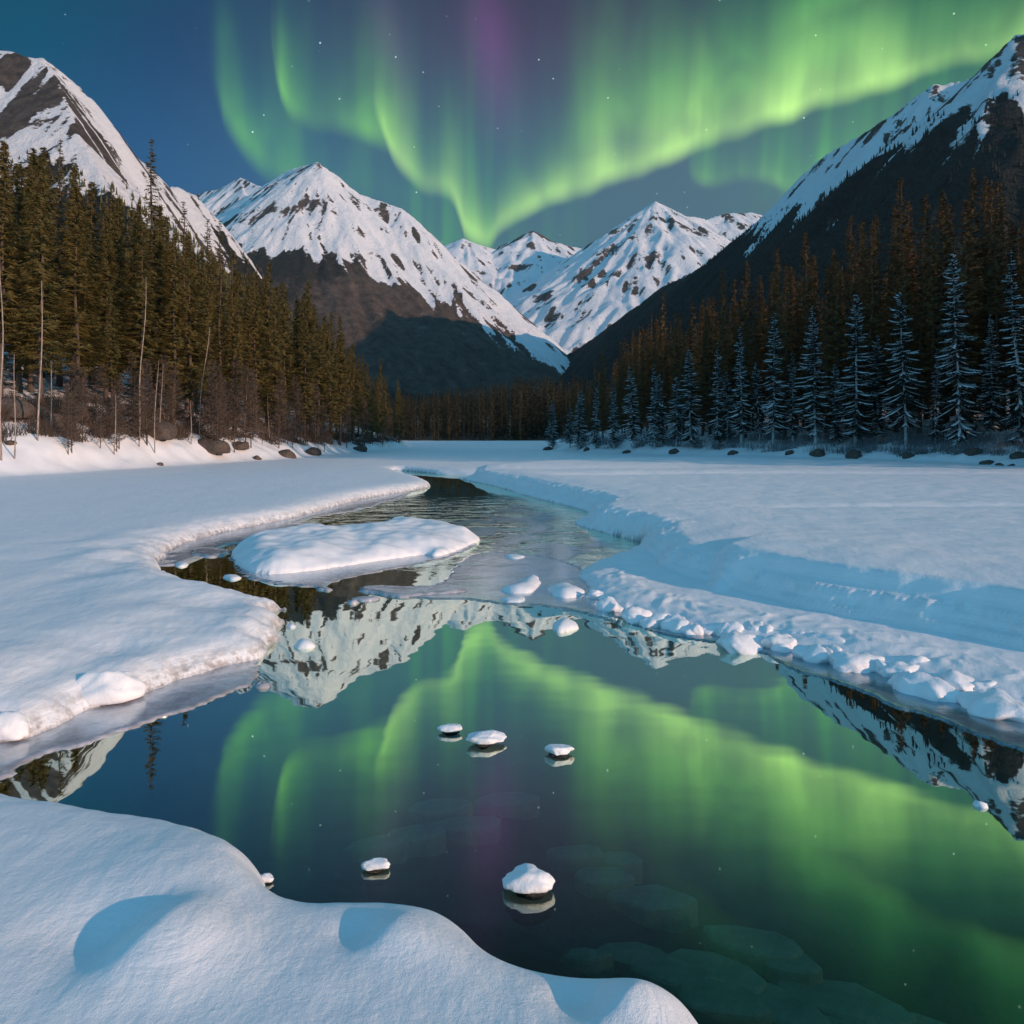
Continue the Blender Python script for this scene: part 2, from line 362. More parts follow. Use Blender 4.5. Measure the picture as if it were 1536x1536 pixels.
def mat_mountain():
    m, N, out = new_mat('mountain'); p = pos(N); rock = attr(N, 'rock'); wood = attr(N, 'wood'); bare = attr(N, 'bare')
    s = N.sep(p)
    n1 = N.noise(p, .02, 8, .72); n2 = N.noise(p, .13, 6, .75)
    k = N.m('ADD', rock, N.m('MULTIPLY', N.m('SUBTRACT', n1, .5), .45)); k = N.m('ADD', k, N.m('MULTIPLY', N.m('SUBTRACT', n2, .5), .75))
    rm = N.mr(k, .46, .56)
    rc = N.ramp(N.noise(p, .05, 6, .7), [(.3, (.030, .028, .028, 1)), (.55, (.095, .080, .070, 1)), (.8, (.17, .145, .125, 1))])
    c = N.mix(rm, (.80, .83, .87, 1), rc)
    w = N.m('ADD', wood, N.m('MULTIPLY', N.m('SUBTRACT', n1, .5), .6)); w = N.m('ADD', w, N.m('MULTIPLY', N.m('SUBTRACT', n2, .5), .5))
    wc = N.ramp(N.noise(p, .16, 4, .7), [(.3, (.010, .013, .013, 1)), (.7, (.042, .040, .034, 1))])
    bc = N.ramp(N.noise(p, .03, 6, .7), [(.35, (.05, .040, .034, 1)), (.62, (.115, .092, .078, 1)), (.78, (.26, .22, .20, 1))])
    wc = N.mix(N.mr(N.m('ADD', bare, N.m('MULTIPLY', N.m('SUBTRACT', n1, .5), .7)), .45, .65), wc, bc)
    c = N.mix(N.mr(w, .46, .54), c, wc)
    principled(N, out, Base_Color=c, Roughness=.8, Specular_IOR_Level=.15, Normal=N.bump(N.m('ADD', N.noise(p, .06, 8, .7), N.m('MULTIPLY', n2, .35)), .75, 14))
    return m
M['mountain'] = mat_mountain()

# ------------------------------------------------------------------ outlines on the ground (metres)
Z = .17
WATER = [P(597, 705.5), P(628, 708), P(664, 712), P(690, 719), P(722, 725), P(755, 733), P(788, 744), P(833, 755), P(862, 762), P(885, 770), P(880, 775), P(862, 782), P(860, 788), P(900, 798), P(935, 807), P(962, 813),
         P(966, 818), P(935, 830), P(900, 842), P(876, 853), P(870, 868), P(884, 890), P(900, 908), P(962, 926), P(1020, 942), P(1073, 955), P(1140, 964), P(1198, 980), P(1261, 993), P(1319, 1003), P(1355, 1019), P(1422, 1037), P(1466, 1050), P(1540, 1064), P(1700, 1105), P(1950, 1190), P(2300, 1380),
         (9, 3.0), (3.2, 2.6), P(1150, 1620, .3), P(1100, 1566, .3), P(1060, 1525, Z), P(1020, 1492, Z), P(970, 1472, Z), P(900, 1470, Z), P(830, 1464, Z), P(776, 1450, Z), P(740, 1428, Z), P(704, 1391, Z), P(660, 1369, Z), P(600, 1360, Z), P(530, 1361, Z),
         P(470, 1364, Z), P(432, 1353, Z), P(408, 1330, Z), P(404, 1311, Z), P(388, 1289, Z), P(350, 1265, Z), P(290, 1245, Z), P(200, 1228, Z), P(130, 1217, Z), P(60, 1207, Z), P(0, 1195, Z), P(-150, 1178, Z), P(-420, 1150, Z), P(-700, 1130, Z), P(-700, 1125), P(-420, 1122), P(-150, 1120),
         P(0, 1117), P(44, 1111), P(81, 1095), P(128, 1068), P(148, 1063), P(200, 1049), P(240, 1034), P(280, 1017), P(300, 1012), P(353, 997), P(399, 985), P(398, 970), P(421, 960), P(413, 948), P(430, 934), P(405, 926), P(401, 919), P(428, 906, .1), P(425, 896, .25),
         P(379, 877, .38), P(333, 868, .4), P(285, 856, .4), P(245, 846, .35), P(238, 841, .1), P(244, 834), P(265, 819), P(324, 801), P(389, 788), P(454, 775), P(525, 753), P(575, 743), P(623, 736), P(648, 731), P(640, 724), P(612, 714), P(585, 708)]
WATER = smooth_poly(WATER, 2)
# the thick upper snow terrace on the right: its foot as seen
TERR = [P(697, 718, .1), P(760, 728, .1), P(835, 748, .1), P(905, 768, .1), P(868, 783, .05), P(905, 793, .1), P(945, 805, .12), P(968, 812, .2), P(985, 846, .22), P(1015, 858, .22), P(1056, 872, .22), P(1100, 886, .22), P(1165, 900, .22), P(1240, 918, .22), P(1300, 930, .22), P(1370, 942, .22), P(1430, 950, .22), P(1480, 963, .22), P(1545, 976, .22), P(1700, 1000, .22), P(2000, 1060, .22), (40, 8), (90, 30), (60, 120), (-3, 75)]
TERR = smooth_poly(TERR, 2)
TERR2 = smooth_poly([P(1045, 846, .62), P(1070, 862, .62), P(1110, 852, .62), P(1200, 868, .62), P(1300, 885, .62), P(1420, 902, .62), P(1545, 925, .62), P(1800, 960, .62), (40, 10), (60, 22), P(1600, 818, .62), P(1300, 812, .62), P(1120, 822, .62)], 2)
LLAND = [P(-1500, 830, .5), P(-600, 762, .5), P(-200, 729, .5), P(0, 716, .5), P(80, 711, .5), P(150, 706.5, .5), P(250, 700, .5), P(330, 695, .5), P(420, 690, .5), P(500, 682, .5), P(560, 677, .5), P(600, 673.5, .5), P(627, 670, .5), P(619, 666, .5), P(580, 663.5, .5), (-70, 400), (-300, 700), (-2500, 900), (-2500, -200)]
RLAND = [P(806, 674.5, .5), P(832, 677, .5), P(880, 679, .5), P(950, 682, .5), P(1000, 683, .5), P(1090, 687, .5), P(1150, 689.5, .5), P(1250, 693, .5), P(1350, 697, .5), P(1450, 702, .5), P(1536, 708, .5), P(1700, 720, .5), (52, 40), (70, 5), (120, -60), (2500, -200), (2500, 700), (150, 640), (40, 420), P(815, 667, .5)]
FLAND = [(-400, 450), (-110, 385), (-60, 362), (-20, 356), (25, 366), (60, 400), (400, 450), (2500, 700), (2500, 1500), (-2500, 1500), (-2500, 700)]
LLAND, RLAND, FLAND = smooth_poly(LLAND, 1), smooth_poly(RLAND, 1), smooth_poly(FLAND, 1)

def bank_h(x, y):
    """heights of the three wooded shores above the frozen lake"""
    dl = -poly_dist(x, y, LLAND); dr = -poly_dist(x, y, RLAND); df = -poly_dist(x, y, FLAND)
    wob = fbm(x / 5., y / 5., 3, 5)
    steep = .66 - .36 * sstep(62, 145, y)
    L = np.clip(dl + wob * .8, 0, None); hl = steep * np.minimum(L, 9) + .30 * np.clip(L - 9, 0, 50) + .06 * np.clip(L - 59, 0, 600)
    hl = hl * sstep(-1, 3, L) + wob * .45 * sstep(.5, 4, L)
    R = np.clip(dr + wob * 1.0, 0, None); hr = .30 * np.minimum(R, 10) + .13 * np.clip(R - 10, 0, 90) + .05 * np.clip(R - 100, 0, 600)
    hr = hr * sstep(-.5, 2.5, R) + wob * .5 * sstep(.5, 4, R)
    D = np.clip(df, 0, None); hf = .05 * D
    return np.maximum(np.maximum(hl, hr), hf), dl, dr, df

def ridge_bump(x, y, cx, cy, ang, w_lit, w_sh, half, amp):
    """a wind drift: gentle towards the light, steep behind its crest"""
    c, s = math.cos(ang), math.sin(ang)
    a = (x - cx) * c + (y - cy) * s; b = -(x - cx) * s + (y - cy) * c
    prof = np.where(a > 0, np.exp(-(a / w_lit) ** 2), np.exp(-(a / w_sh) ** 2))
    return amp * prof * np.exp(-(b / half) ** 2)

def ground_h(x, y):
    bh, dl, dr, df = bank_h(x, y)
    dw = np.full(x.shape, 50.); near = (y < 110) & (y > -5) & (np.abs(x) < 60)
    dw[near] = poly_dist(x[near], y[near], WATER)
    jag = (fbm(x * 1.6, y * 1.6, 3, 11) * .16 + fbm(x * 5, y * 5, 2, 12) * .04) * np.clip(y / 12, .25, 1.2)
    d = dw + jag * sstep(3, 9, y)
    dt = np.full(x.shape, 9.); dt[near] = poly_dist(x[near], y[near], TERR)
    dt2 = np.full(x.shape, 9.); dt2[near] = poly_dist(x[near], y[near], TERR2)
    tj = fbm(x * .6, y * .6, 2, 21) * .20 + fbm(x * 3.5, y * 3.5, 2, 22) * .02
    T = -(dt + tj)
    side = x - np.interp(y, [3, 6.2, 7, 10, 13, 18, 24, 33, 41, 48, 56, 70], [12, 9, 2.6, 1.3, .9, .6, .8, .3, -1, -3.5, -6, -12])
    right = side > 0; wr = np.where(y < 46, 1. * right, sstep(0, 1, side / np.interp(y, [46, 60, 75], [.05, 6, 14])))
    # general shore profile of the snow cover
    dd = np.clip(d, 0, None)
    hs = .50 * (1 - np.exp(-dd / .42)) ** .8
    fg = sstep(7.6, 7.0, y)                                 # the near bank is a fuller, rounder pillow
    hfg = .42 * (1 - np.exp(-dd / .20)) ** .7 + .16 * (1 - np.exp(-dd / 1.6))
    hs = hs * (1 - fg) + hfg * fg
    # lumpy left shore
    lump = sstep(.1, 1.2, dd) * np.exp(-dd / 1.5) * sstep(-1.2, -2.0, x) * sstep(7.3, 8.2, y) * sstep(26, 18, y)
    hs = hs + lump * (fbm(x / 2.2, y / 2.6, 2, 31) * .55 + ridged(x / .8, y / .8, 3, 33) * .05)
    # right side: low shelf, then a cut face up to the terrace
    shelf = .20 * (1 - np.exp(-dd / .22)) + .03 * fbm(x * .8, y * .8, 2, 41)
    cell = ridged(x * 1.6 + fbm(x, y, 2, 9) * .6, y * 1.6, 2, 43)
    shelf = shelf + np.exp(-((dd - .9) / .55) ** 2) * cell * .055
    j1 = fbm(x * 1.7, y * 2.2, 3, 45) * .12; j2 = fbm(x * 2.6, y * 3.2, 3, 46) * .12; j3 = fbm(x * 1.1, y * 1.5, 3, 47) * .2
    face = sstep(-.02, .10, T) * .17 + sstep(.0, .16, T - .16 + j1) * .15 + sstep(0, .12, T - .34 + j2) * .12 + sstep(0, .5, T - .5 + j3) * .12 + .10 * sstep(.5, 2.5, T)
    wash = .02 * fbm(x * 1.1, y * 2.2, 3, 44) * sstep(.0, .25, T) * sstep(.8, .4, T)
    up2 = .20 * sstep(-.03, .4, -(dt2 + tj * .5))
    hr_ = shelf + face + wash + up2
    hr_ = np.maximum(hr_, .5 * sstep(54, 64, y) * sstep(0, 2, dd))
    h = hs * (1 - wr) + hr_ * wr
    h = h + .05 * fbm(x / 6, y / 9, 3, 51) * sstep(.3, 4, dd) + .012 * fbm(x * .9, y * .6, 3, 52) * sstep(.1, .6, dd) + .007 * fbm(x * 5, y * 3.5, 3, 53) * sstep(.1, .6, dd)
    # shallow troughs and long steps out on the snow
    h = h - .30 * np.exp(-((y - (49 + .10 * x + 2 * np.sin(x / 9))) / 1.6) ** 2) * sstep(-2, 6, x) * sstep(60, 20, x) * sstep(2, 6, dd)
    h = h - .42 * np.exp(-((y - (62 + .05 * x)) / 3.0) ** 2) * sstep(-12, -4, x) * sstep(26, 10, x)
    h = h - .10 * np.exp(-((y - (27.0 + .04 * x)) / .55) ** 2) * sstep(8, 11, x)
    # drifts of the near bank
    c1 = P(255, 1398, .55); c2 = P(598, 1388, .5); c3 = P(930, 1500, .4); c4 = P(330, 1300, .45)
    sa = math.radians(-22)
    near_b = ridge_bump(x, y, c1[0], c1[1], sa, .42, .24, .36, .15) - ridge_bump(x, y, c1[0] - .46, c1[1] + .02, sa, .26, .40, .24, .06)
    near_b = near_b + ridge_bump(x, y, c2[0], c2[1], sa, .42, .18, .22, .07) - ridge_bump(x, y, c2[0] - .26, c2[1] + .0, sa, .16, .2, .18, .045)
    near_b = near_b + ridge_bump(x, y, c3[0], c3[1], sa, .3, .18, .22, .06) - ridge_bump(x, y, c3[0] - .18, c3[1], sa, .16, .2, .18, .08)
    near_b = near_b + ridge_bump(x, y, c4[0], c4[1], math.radians(-60), .5, .6, .9, .10)
    h = h + near_b * sstep(.0, .35, dd) * (y < 7.5)
    # river bed
    dep = np.clip(-d, 0, None)
    bed = -np.minimum(dep * .55 + .05, .75) + .10 * fbm(x * .9, y * .9, 3, 61) * sstep(0, .8, dep)
    h = np.where(d < 0, bed, h)
    land = np.maximum(np.maximum(dl, dr), df)
    h = np.where(land > 0, np.maximum(h, .5 + bh), h)
    dirt = np.exp(-np.clip(d, 0, None) / .16) * sstep(-.02, .02, d) * np.where(right, .12, 1.) * sstep(7.0, 7.6, y)
    litter = np.where(land > 0, sstep(0, 3.0, land - np.where(dl > 0, np.interp(y, [51, 77, 130, 170], [5.5, 4.2, 2.4, 1.6]), 5.) + 3.0 * fbm(x / 3, y / 3, 3, 71)) * np.where((dl > 0) | (df > 0), 1., .45), 0.)
    litter = np.where(df > .5, 1.2, litter)
    bedm = sstep(.03, -.03, d)
    return h, dirt, litter, bedm

def gh(x, y):
    return float(ground_h(np.array([float(x)]), np.array([float(y)]))[0][0])

def build_ground():
    ys = np.concatenate([np.linspace(-80, 2.2, 40)[:-1], 2.2 * (1400 / 2.2) ** np.linspace(0, 1, 1050)])
    us = np.concatenate([np.linspace(-1.7, -.78, 40)[:-1], np.linspace(-.78, .78, 800), np.linspace(.78, 1.7, 40)[1:]])
    w = np.where(ys > 0, np.sqrt(ys ** 2 + 9), 3 + np.abs(ys))
    Y = np.repeat(ys[:, None], len(us), 1); X = us[None, :] * w[:, None]
    h, dirt, litter, bed = ground_h(X, Y)
    me = make_mesh('snow_ground', np.stack([X, Y, h], -1).reshape(-1, 3), [grid_faces(len(ys), len(us))], M['ground'], True)
    set_attr(me, 'dirt', dirt); set_attr(me, 'litter', litter); set_attr(me, 'bed', bed)
    struct(link('ground', me), 'snow covered river banks, frozen lake and shallow river bed')
    m, N, out = new_mat('far_plain'); principled(N, out, Base_Color=N.mix(N.noise(pos(N), .01, 4), (.5, .55, .6, 1), (.06, .07, .07, 1)), Roughness=.9)
    me = make_mesh('terrain', [(-30000, -30000, -3), (30000, -30000, -3), (30000, 30000, -3), (-30000, 30000, -3)], [np.array([[0, 1, 2, 3]])], m)
    struct(link('terrain', me), 'wide valley floor')
    w = smooth_poly([(-45, -4), (45, -4), (45, 100), (-45, 100)], 0)
    me = make_mesh('water', [(a, b, 0) for a, b in w], [np.array([[0, 1, 2, 3]])], M['water'])
    struct(link('water', me), 'dark still river water mirroring the green aurora')
build_ground()

# ------------------------------------------------------------------ mountains
def ridge_field(X, Y, lines, seed, warp=26.):
    wx = X + fbm(X / 260, Y / 260, 3, seed) * warp; wy = Y + fbm(X / 260, Y / 260, 3, seed + 3) * warp
    H = np.full(X.shape, -1e9); TT = np.zeros(X.shape); DD = np.zeros(X.shape)
    for li, (pts, slope) in enumerate(lines):
        acc = li * 977.
        for a, b in zip(pts[:-1], pts[1:]):
            dx, dy = b[0] - a[0], b[1] - a[1]; L2 = dx * dx + dy * dy; L = math.sqrt(L2)
            t = np.clip(((wx - a[0]) * dx + (wy - a[1]) * dy) / L2, 0, 1)
            d = np.hypot(wx - a[0] - t * dx, wy - a[1] - t * dy)
            z = a[2] + t * (b[2] - a[2]) - slope * d + .00005 * d * d * slope
            m = z > H
            side = np.sign((wx - a[0]) * dy - (wy - a[1]) * dx)
            H = np.where(m, z, H); TT = np.where(m, acc + t * L + side * 331, TT); DD = np.where(m, d, DD)
            acc += L
    return H, TT, DD
def lic(H, step, n, k):
    """smear a noise field down the fall line, so that gullies and snow streaks run downhill"""
    gy, gx = np.gradient(H, step); m = np.hypot(gx, gy) + 1e-6; gx = gx / m; gy = gy / m
    ny, nx = H.shape; J, I = np.meshgrid(np.arange(nx, dtype=float), np.arange(ny, dtype=float)); acc = n.copy()
    def look(f, i, j):
        i = np.clip(i, 0, ny - 1.001); j = np.clip(j, 0, nx - 1.001); a = i.astype(int); b = j.astype(int); u = i - a; v = j - b
        return f[a, b] * (1 - u) * (1 - v) + f[a + 1, b] * u * (1 - v) + f[a, b + 1] * (1 - u) * v + f[a + 1, b + 1] * u * v
    for sgn in (-1, 1):
        i, j = I.copy(), J.copy()
        for _ in range(k):
            a = np.clip(i.astype(int), 0, ny - 1); b = np.clip(j.astype(int), 0, nx - 1)
            di, dj = gy[a, b], gx[a, b]; i = i + sgn * di * 1.3; j = j + sgn * dj * 1.3; acc += look(n, i, j)
    acc -= acc.mean(); return acc / (acc.std() + 1e-9)
def mountain(label, lines, box, step, treeline, seed, rocky=0., bare=None, gully=13., stepy=None, floor=None, ws=1.):
    xs = np.arange(box[0], box[1] + 1, step); ys = np.arange(box[2], box[3] + 1, stepy or step)
    X, Y = np.meshgrid(xs, ys); H, T, D = ridge_field(X, Y, lines, seed)
    am = .25 + .75 * sstep(0, 160, D)
    g = lic(H, step, fbm(X / 60 / ws, Y / 60 / ws, 3, seed + 40, .5), 16); g2 = lic(H, step, fbm(X / 26 / ws ** 1.6, Y / 26 / ws ** 1.6, 2 if ws > 2 else 3, seed + 44, .6), 9)
    rib = .9 - np.abs(g) * 1.1
    H = H + am * gully * (rib * .75 + (.35 if ws < 2 else .2) * g2) + am * gully * .9 * fbm(X / 170, Y / 170, 3, seed + 50)
    H = H + (.5 + .5 * am) * 4.5 * fbm(X / 26 / ws, Y / 26 / ws, 4, seed + 60, .65)
    if floor is not None: H = np.maximum(H, floor(X, Y) + 12 * fbm(X / 300, Y / 300, 3, seed + 5))
    gy, gx = np.gradient(H, ys, xs); sl = np.hypot(gx, gy)
    tl = treeline(X, Y)
    me = make_mesh('mountain', np.stack([X, Y, H], -1).reshape(-1, 3), [grid_faces(len(ys), len(xs))], M['mountain'], True)
    big = fbm(X / 210, Y / 210, 3, seed + 90)
    st = lic(H, step, fbm(X / 16 / ws, Y / 16 / ws, 3, seed + 95, .7), 10)
    cliff = fbm(X / 110, Y / 110, 3, seed + 96)
    set_attr(me, 'rock', np.clip(.26 + np.clip(sl - .95, -.5, .9) * .55 + big * .40 + cliff * .55 + st * .20 + rocky + .12 * sstep(80, 10, D), -1, 2))
    set_attr(me, 'wood', np.clip((tl - H) / 110 + .5 + .55 * (st * .35 + g * .5) - .03, -1, 2))
    set_attr(me, 'tt', st)
    set_attr(me, 'bare', np.zeros(X.shape) if bare is None else bare(X, Y, H, T, D))
    o = link('mountain', me); o['kind'] = 'structure'; o['label'] = label
    return X, Y, H, tl
def RL(*p): return [R3(*q) for q in p]

M1 = mountain('snowy mountain shoulder with brown cliffs above the left forest', [
    (RL((-330, 60, 1150), (-120, 55, 1150), (0, 72, 1130), (60, 86, 1130), (100, 118, 1150), (135, 150, 1160), (165, 200, 1180), (205, 236, 1200), (250, 270, 1240), (300, 292, 1300), (320, 340, 1330), (345, 430, 1370), (380, 560, 1420)), 1.42),
    (RL((60, 86, 1130), (110, 200, 1000), (190, 330, 860), (260, 470, 700)), .95),
    (RL((-120, 55, 1150), (-80, 200, 900), (20, 330, 760)), .95),
    (RL((165, 200, 1180), (230, 330, 1080), (300, 430, 980)), .95)],
    (-1750, 40, 480, 2000), 5, lambda x, y: 250 - .34 * (x + 350), 100, -.08, gully=9)
M2 = mountain('tall snow covered peak with pink lit flank in the middle', [
    (RL((200, 330, 4600), (285, 294, 4200), (330, 283, 4000), (362, 268, 3800), (392, 280, 3600), (430, 257, 3300), (475, 241, 3000), (505, 262, 2990), (540, 290, 2980), (600, 312, 2950), (625, 335, 2930), (655, 378, 2900), (690, 408, 2880), (740, 458, 2850), (800, 506, 2820), (860, 528, 2800), (900, 560, 2780)), .92),
    (RL((475, 241, 3000), (505, 300, 2820), (545, 350, 2660), (600, 420, 2450), (680, 510, 2250), (740, 580, 2100)), 1.0),
    (RL((436, 262, 3240), (432, 294, 2950), (470, 350, 2700), (500, 405, 2450), (555, 500, 2180), (590, 575, 1950)), .95),
    (RL((362, 268, 3800), (372, 330, 3200), (400, 400, 2800), (430, 480, 2400)), .9),
    (RL((600, 312, 2950), (650, 400, 2750), (720, 480, 2550), (790, 545, 2350)), 1.0)],
    (-2300, 420, 1500, 4700), 6.5, lambda x, y: np.interp(x, [-900, -600, -350, -150, 50, 300], [620, 590, 520, 410, 270, 150]), 200, -.055, gully=8, ws=1.5,
    bare=lambda x, y, h, t, d: .5 + .5 * sstep(-700, -250, x) - .8 * sstep(170, 60, h) + .3 * fbm(t / 80, d / 500, 3, 8))
M3 = mountain('distant white peaks and icefield in the notch of the valley', [
    (RL((600, 420, 5300), (660, 372, 5200), (695, 358, 5200), (740, 373, 5300), (770, 360, 5400), (798, 346, 5400), (830, 362, 5500), (880, 374, 5600), (960, 380, 5600)), .62),
    (RL((798, 346, 5400), (790, 400, 4900), (740, 420, 4600), (820, 460, 4000), (860, 500, 3700)), .62),
    (RL((695, 358, 5200), (720, 420, 4600), (780, 470, 4100)), .75),
    (RL((880, 374, 5600), (800, 400, 5000), (900, 440, 4300), (930, 470, 3900)), .5)],
    (-1100, 1500, 2750, 6200), 11, lambda x, y: np.full(x.shape, -400.), 300, .10, gully=15, ws=2.4, floor=lambda x, y: (330 + .12 * (y - 3500)) * sstep(3500, 4000, y))
M4 = mountain('pointed snow peak with pink lit face beside the dark right slope', [
    (RL((820, 420, 4600), (870, 388, 4600), (920, 345, 4600), (955, 322, 4550), (985, 301, 4500), (1012, 322, 4500), (1060, 330, 4550), (1090, 320, 4600), (1130, 319, 4650), (1200, 340, 4700)), .72),
    (RL((985, 301, 4500), (975, 360, 4250), (1000, 400, 4050), (940, 450, 3800)), .85),
    (RL((1060, 330, 4550), (1040, 370, 4300), (1010, 410, 4150)), .8)],
    (-500, 2200, 2750, 5400), 10, lambda x, y: np.full(x.shape, -400.), 400, .08, gully=14, ws=2.2, floor=lambda x, y: (330 + .12 * (y - 3500)) * sstep(3500, 4000, y))
M5 = mountain('steep dark wooded slope with blue shaded snow on the right', [
    ([(760, 620, 60), (740, 760, 300)] + RL((1680, -20, 870), (1536, 47, 900), (1490, 98, 960), (1455, 135, 1010), (1410, 175, 1080), (1375, 215, 1150), (1330, 262, 1260), (1260, 300, 1400), (1150, 342, 1700), (1080, 385, 1950), (1000, 428, 2300), (940, 470, 2500), (880, 515, 2650), (820, 550, 2700), (765, 578, 2750), (700, 600, 2800)), .92),
    ([(1150, 500, 300), (1080, 900, 560), (1000, 1200, 650)] + RL((1440, 122, 1500), (1410, 122, 1500), (1380, 140, 1520), (1340, 172, 1550), (1290, 200, 1600), (1240, 232, 1680), (1195, 275, 1800), (1150, 325, 1950)), 1.0)],  # leading points: unseen ridge added to throw shade on the middle peak's lower flank
    (-60, 1350, 100, 3000), 6, lambda x, y: 345 + .15 * (y - 850), 500, -.12, gully=9)

# ------------------------------------------------------------------ trees
def tube(path, radii, n=7):
    path = np.array(path, float); V = []
    for i, (p, r) in enumerate(zip(path, radii)):
        a = np.linspace(0, 2 * np.pi, n, endpoint=False); V.append(np.stack([p[0] + r * np.cos(a), p[1] + r * np.sin(a), np.full(n, p[2])], 1))
    V = np.vstack(V); Fc = []
    for i in range(len(path) - 1):
        for k in range(n): Fc.append((i * n + k, i * n + (k + 1) % n, (i + 1) * n + (k + 1) % n, (i + 1) * n + k))
    return V, np.array(Fc)

def conifer_arrays(H, R, base, seed, space=.42, nb=7, tw=8, wide=.14, droop=-.30, sag=.45, taper=.85, ragged=.3, snowy=0., lean=0., top_bare=0.):
    """tip triangles of needle sprays, plus strips of snow lying on the boughs"""
    rnd = np.random.RandomState(seed); V = []; SV = []; Q = []
    z = base * H; zz = []
    while z < H - .15:
        zz.append(z); z += space * (.7 + .6 * rnd.rand()) * (1 - .45 * z / H)
    lump = rnd.rand(24)
    for z in zz:
        t = (z - base * H) / (H - base * H)
        for k in range(nb):
            if rnd.rand() < .08 + ragged * .25: continue
            az = rnd.rand() * 2 * np.pi
            low = sstep(0, .12, t) * .5 + .5
            L = (R * (1 - t) ** taper * low + .12) * (1 - ragged * rnd.rand()) * (.75 + .5 * lump[int(az / 6.2832 * 4) % 4 + 4 * int(t * 5)])
            a = droop * (1 - t) + .45 * max(0, t - .6) + .16 * rnd.randn() * .7; b = .16 + .1 * rnd.rand()
            ca, sa = math.cos(az), math.sin(az); ax0 = lean * z
            n = max(3, int(tw * (L / R) ** .5)); s = np.linspace(.12, 1, n)
            rad = L * s; zc = z + L * (a * s + b * s * s)
            cx = ax0 + rad * ca; cy = rad * sa; tw_l = (.40 * L * (1 - .72 * s) + .13) * (.7 + .6 * rnd.rand(n))
            for sd in (-1, 1):
                fwd = .75 + .25 * rnd.rand(n); lat = sd * (.55 + .35 * rnd.rand(n)); dn = -sag * (.4 + rnd.rand(n))
                ex = cx + tw_l * (fwd * ca - lat * sa); ey = cy + tw_l * (fwd * sa + lat * ca); ez = zc + tw_l * dn
                wv = wide * (.7 + .6 * rnd.rand(n)); up = .55 + .35 * rnd.rand(n)
                p1 = np.stack([cx - wv * ca * .5, cy - wv * sa * .5, zc + wv * up * .5], 1); p2 = np.stack([cx + wv * ca * .5, cy + wv * sa * .5, zc - wv * up * .6], 1)
                V.append(np.stack([p1, p2, np.stack([ex, ey, ez], 1)], 1).reshape(-1, 3))
            if snowy > 0 and rnd.rand() < snowy and t < 1 - top_bare:
                m = 5; s2 = np.linspace(.1, 1.02, m); wd = (.04 + .075 * np.sin(np.pi * np.clip(s2, 0, 1))) * (.7 + .7 * rnd.rand()) * (1.2 - .4 * t)
                r2 = L * s2; z2 = z + L * (a * s2 + b * s2 * s2) + .05; off = len(SV) and sum(len(q) for q in SV)
                cx2 = ax0 + r2 * ca; cy2 = r2 * sa
                l_ = np.stack([cx2 - wd * sa, cy2 + wd * ca, z2 - wd * .5], 1); c_ = np.stack([cx2, cy2, z2 + wd * .45], 1); r_ = np.stack([cx2 + wd * sa, cy2 - wd * ca, z2 - wd * .5], 1)
                SV.append(np.stack([l_, c_, r_], 1).reshape(-1, 3))
                for i in range(m - 1):
                    o = off + i * 3; Q += [(o, o + 1, o + 4, o + 3), (o + 1, o + 2, o + 5, o + 4)]
                # frost on some sprays
                f = rnd.rand(n) < .45
                if f.any():
                    ii = np.where(f)[0]; off2 = sum(len(q) for q in SV)
                    e = tw_l[ii] * 1.0; sd = np.where(rnd.rand(len(ii)) < .5, -1, 1)
                    q1 = np.stack([cx[ii], cy[ii], zc[ii] + .07], 1); q2 = np.stack([cx[ii] + .10 * ca, cy[ii] + .10 * sa, zc[ii] - .03], 1)
                    q3 = np.stack([cx[ii] + e * (.8 * ca - sd * .7 * sa), cy[ii] + e * (.8 * sa + sd * .7 * ca), zc[ii] + e * -.5 * sag + .04], 1)
                    SV.append(np.stack([q1, q2, q3], 1).reshape(-1, 3)); Q.append(('tri', off2, len(ii)))
    V = np.vstack(V)
    snow = None
    if SV:
        quads = np.array([q for q in Q if q[0] != 'tri']); tris = np.concatenate([np.arange(o, o + 3 * n).reshape(-1, 3) for tg, o, n in [q for q in Q if q[0] == 'tri']]) if any(q[0] == 'tri' for q in Q) else None
        snow = (np.vstack(SV), [quads] + ([tris] if tris is not None else []))
    return V, np.arange(len(V)).reshape(-1, 3), snow

def trunk_mesh(H, r, seed, mat, lean=0., wob=.004):
    rnd = np.random.RandomState(seed); n = 12; zs = np.linspace(-.6, H, n)
    pth = [(lean * max(z, 0) + wob * H * math.sin(z * .4 + seed), wob * H * math.cos(z * .5 + seed) * .7, z) for z in zs]
    rr = [r * (1 - max(0, z) / H) ** .8 + .012 for z in zs]; rr[0] *= 1.5; rr[1] *= 1.12
    V, Fc = tube(pth, rr); return make_mesh('trunk', V, [Fc], mat, True)

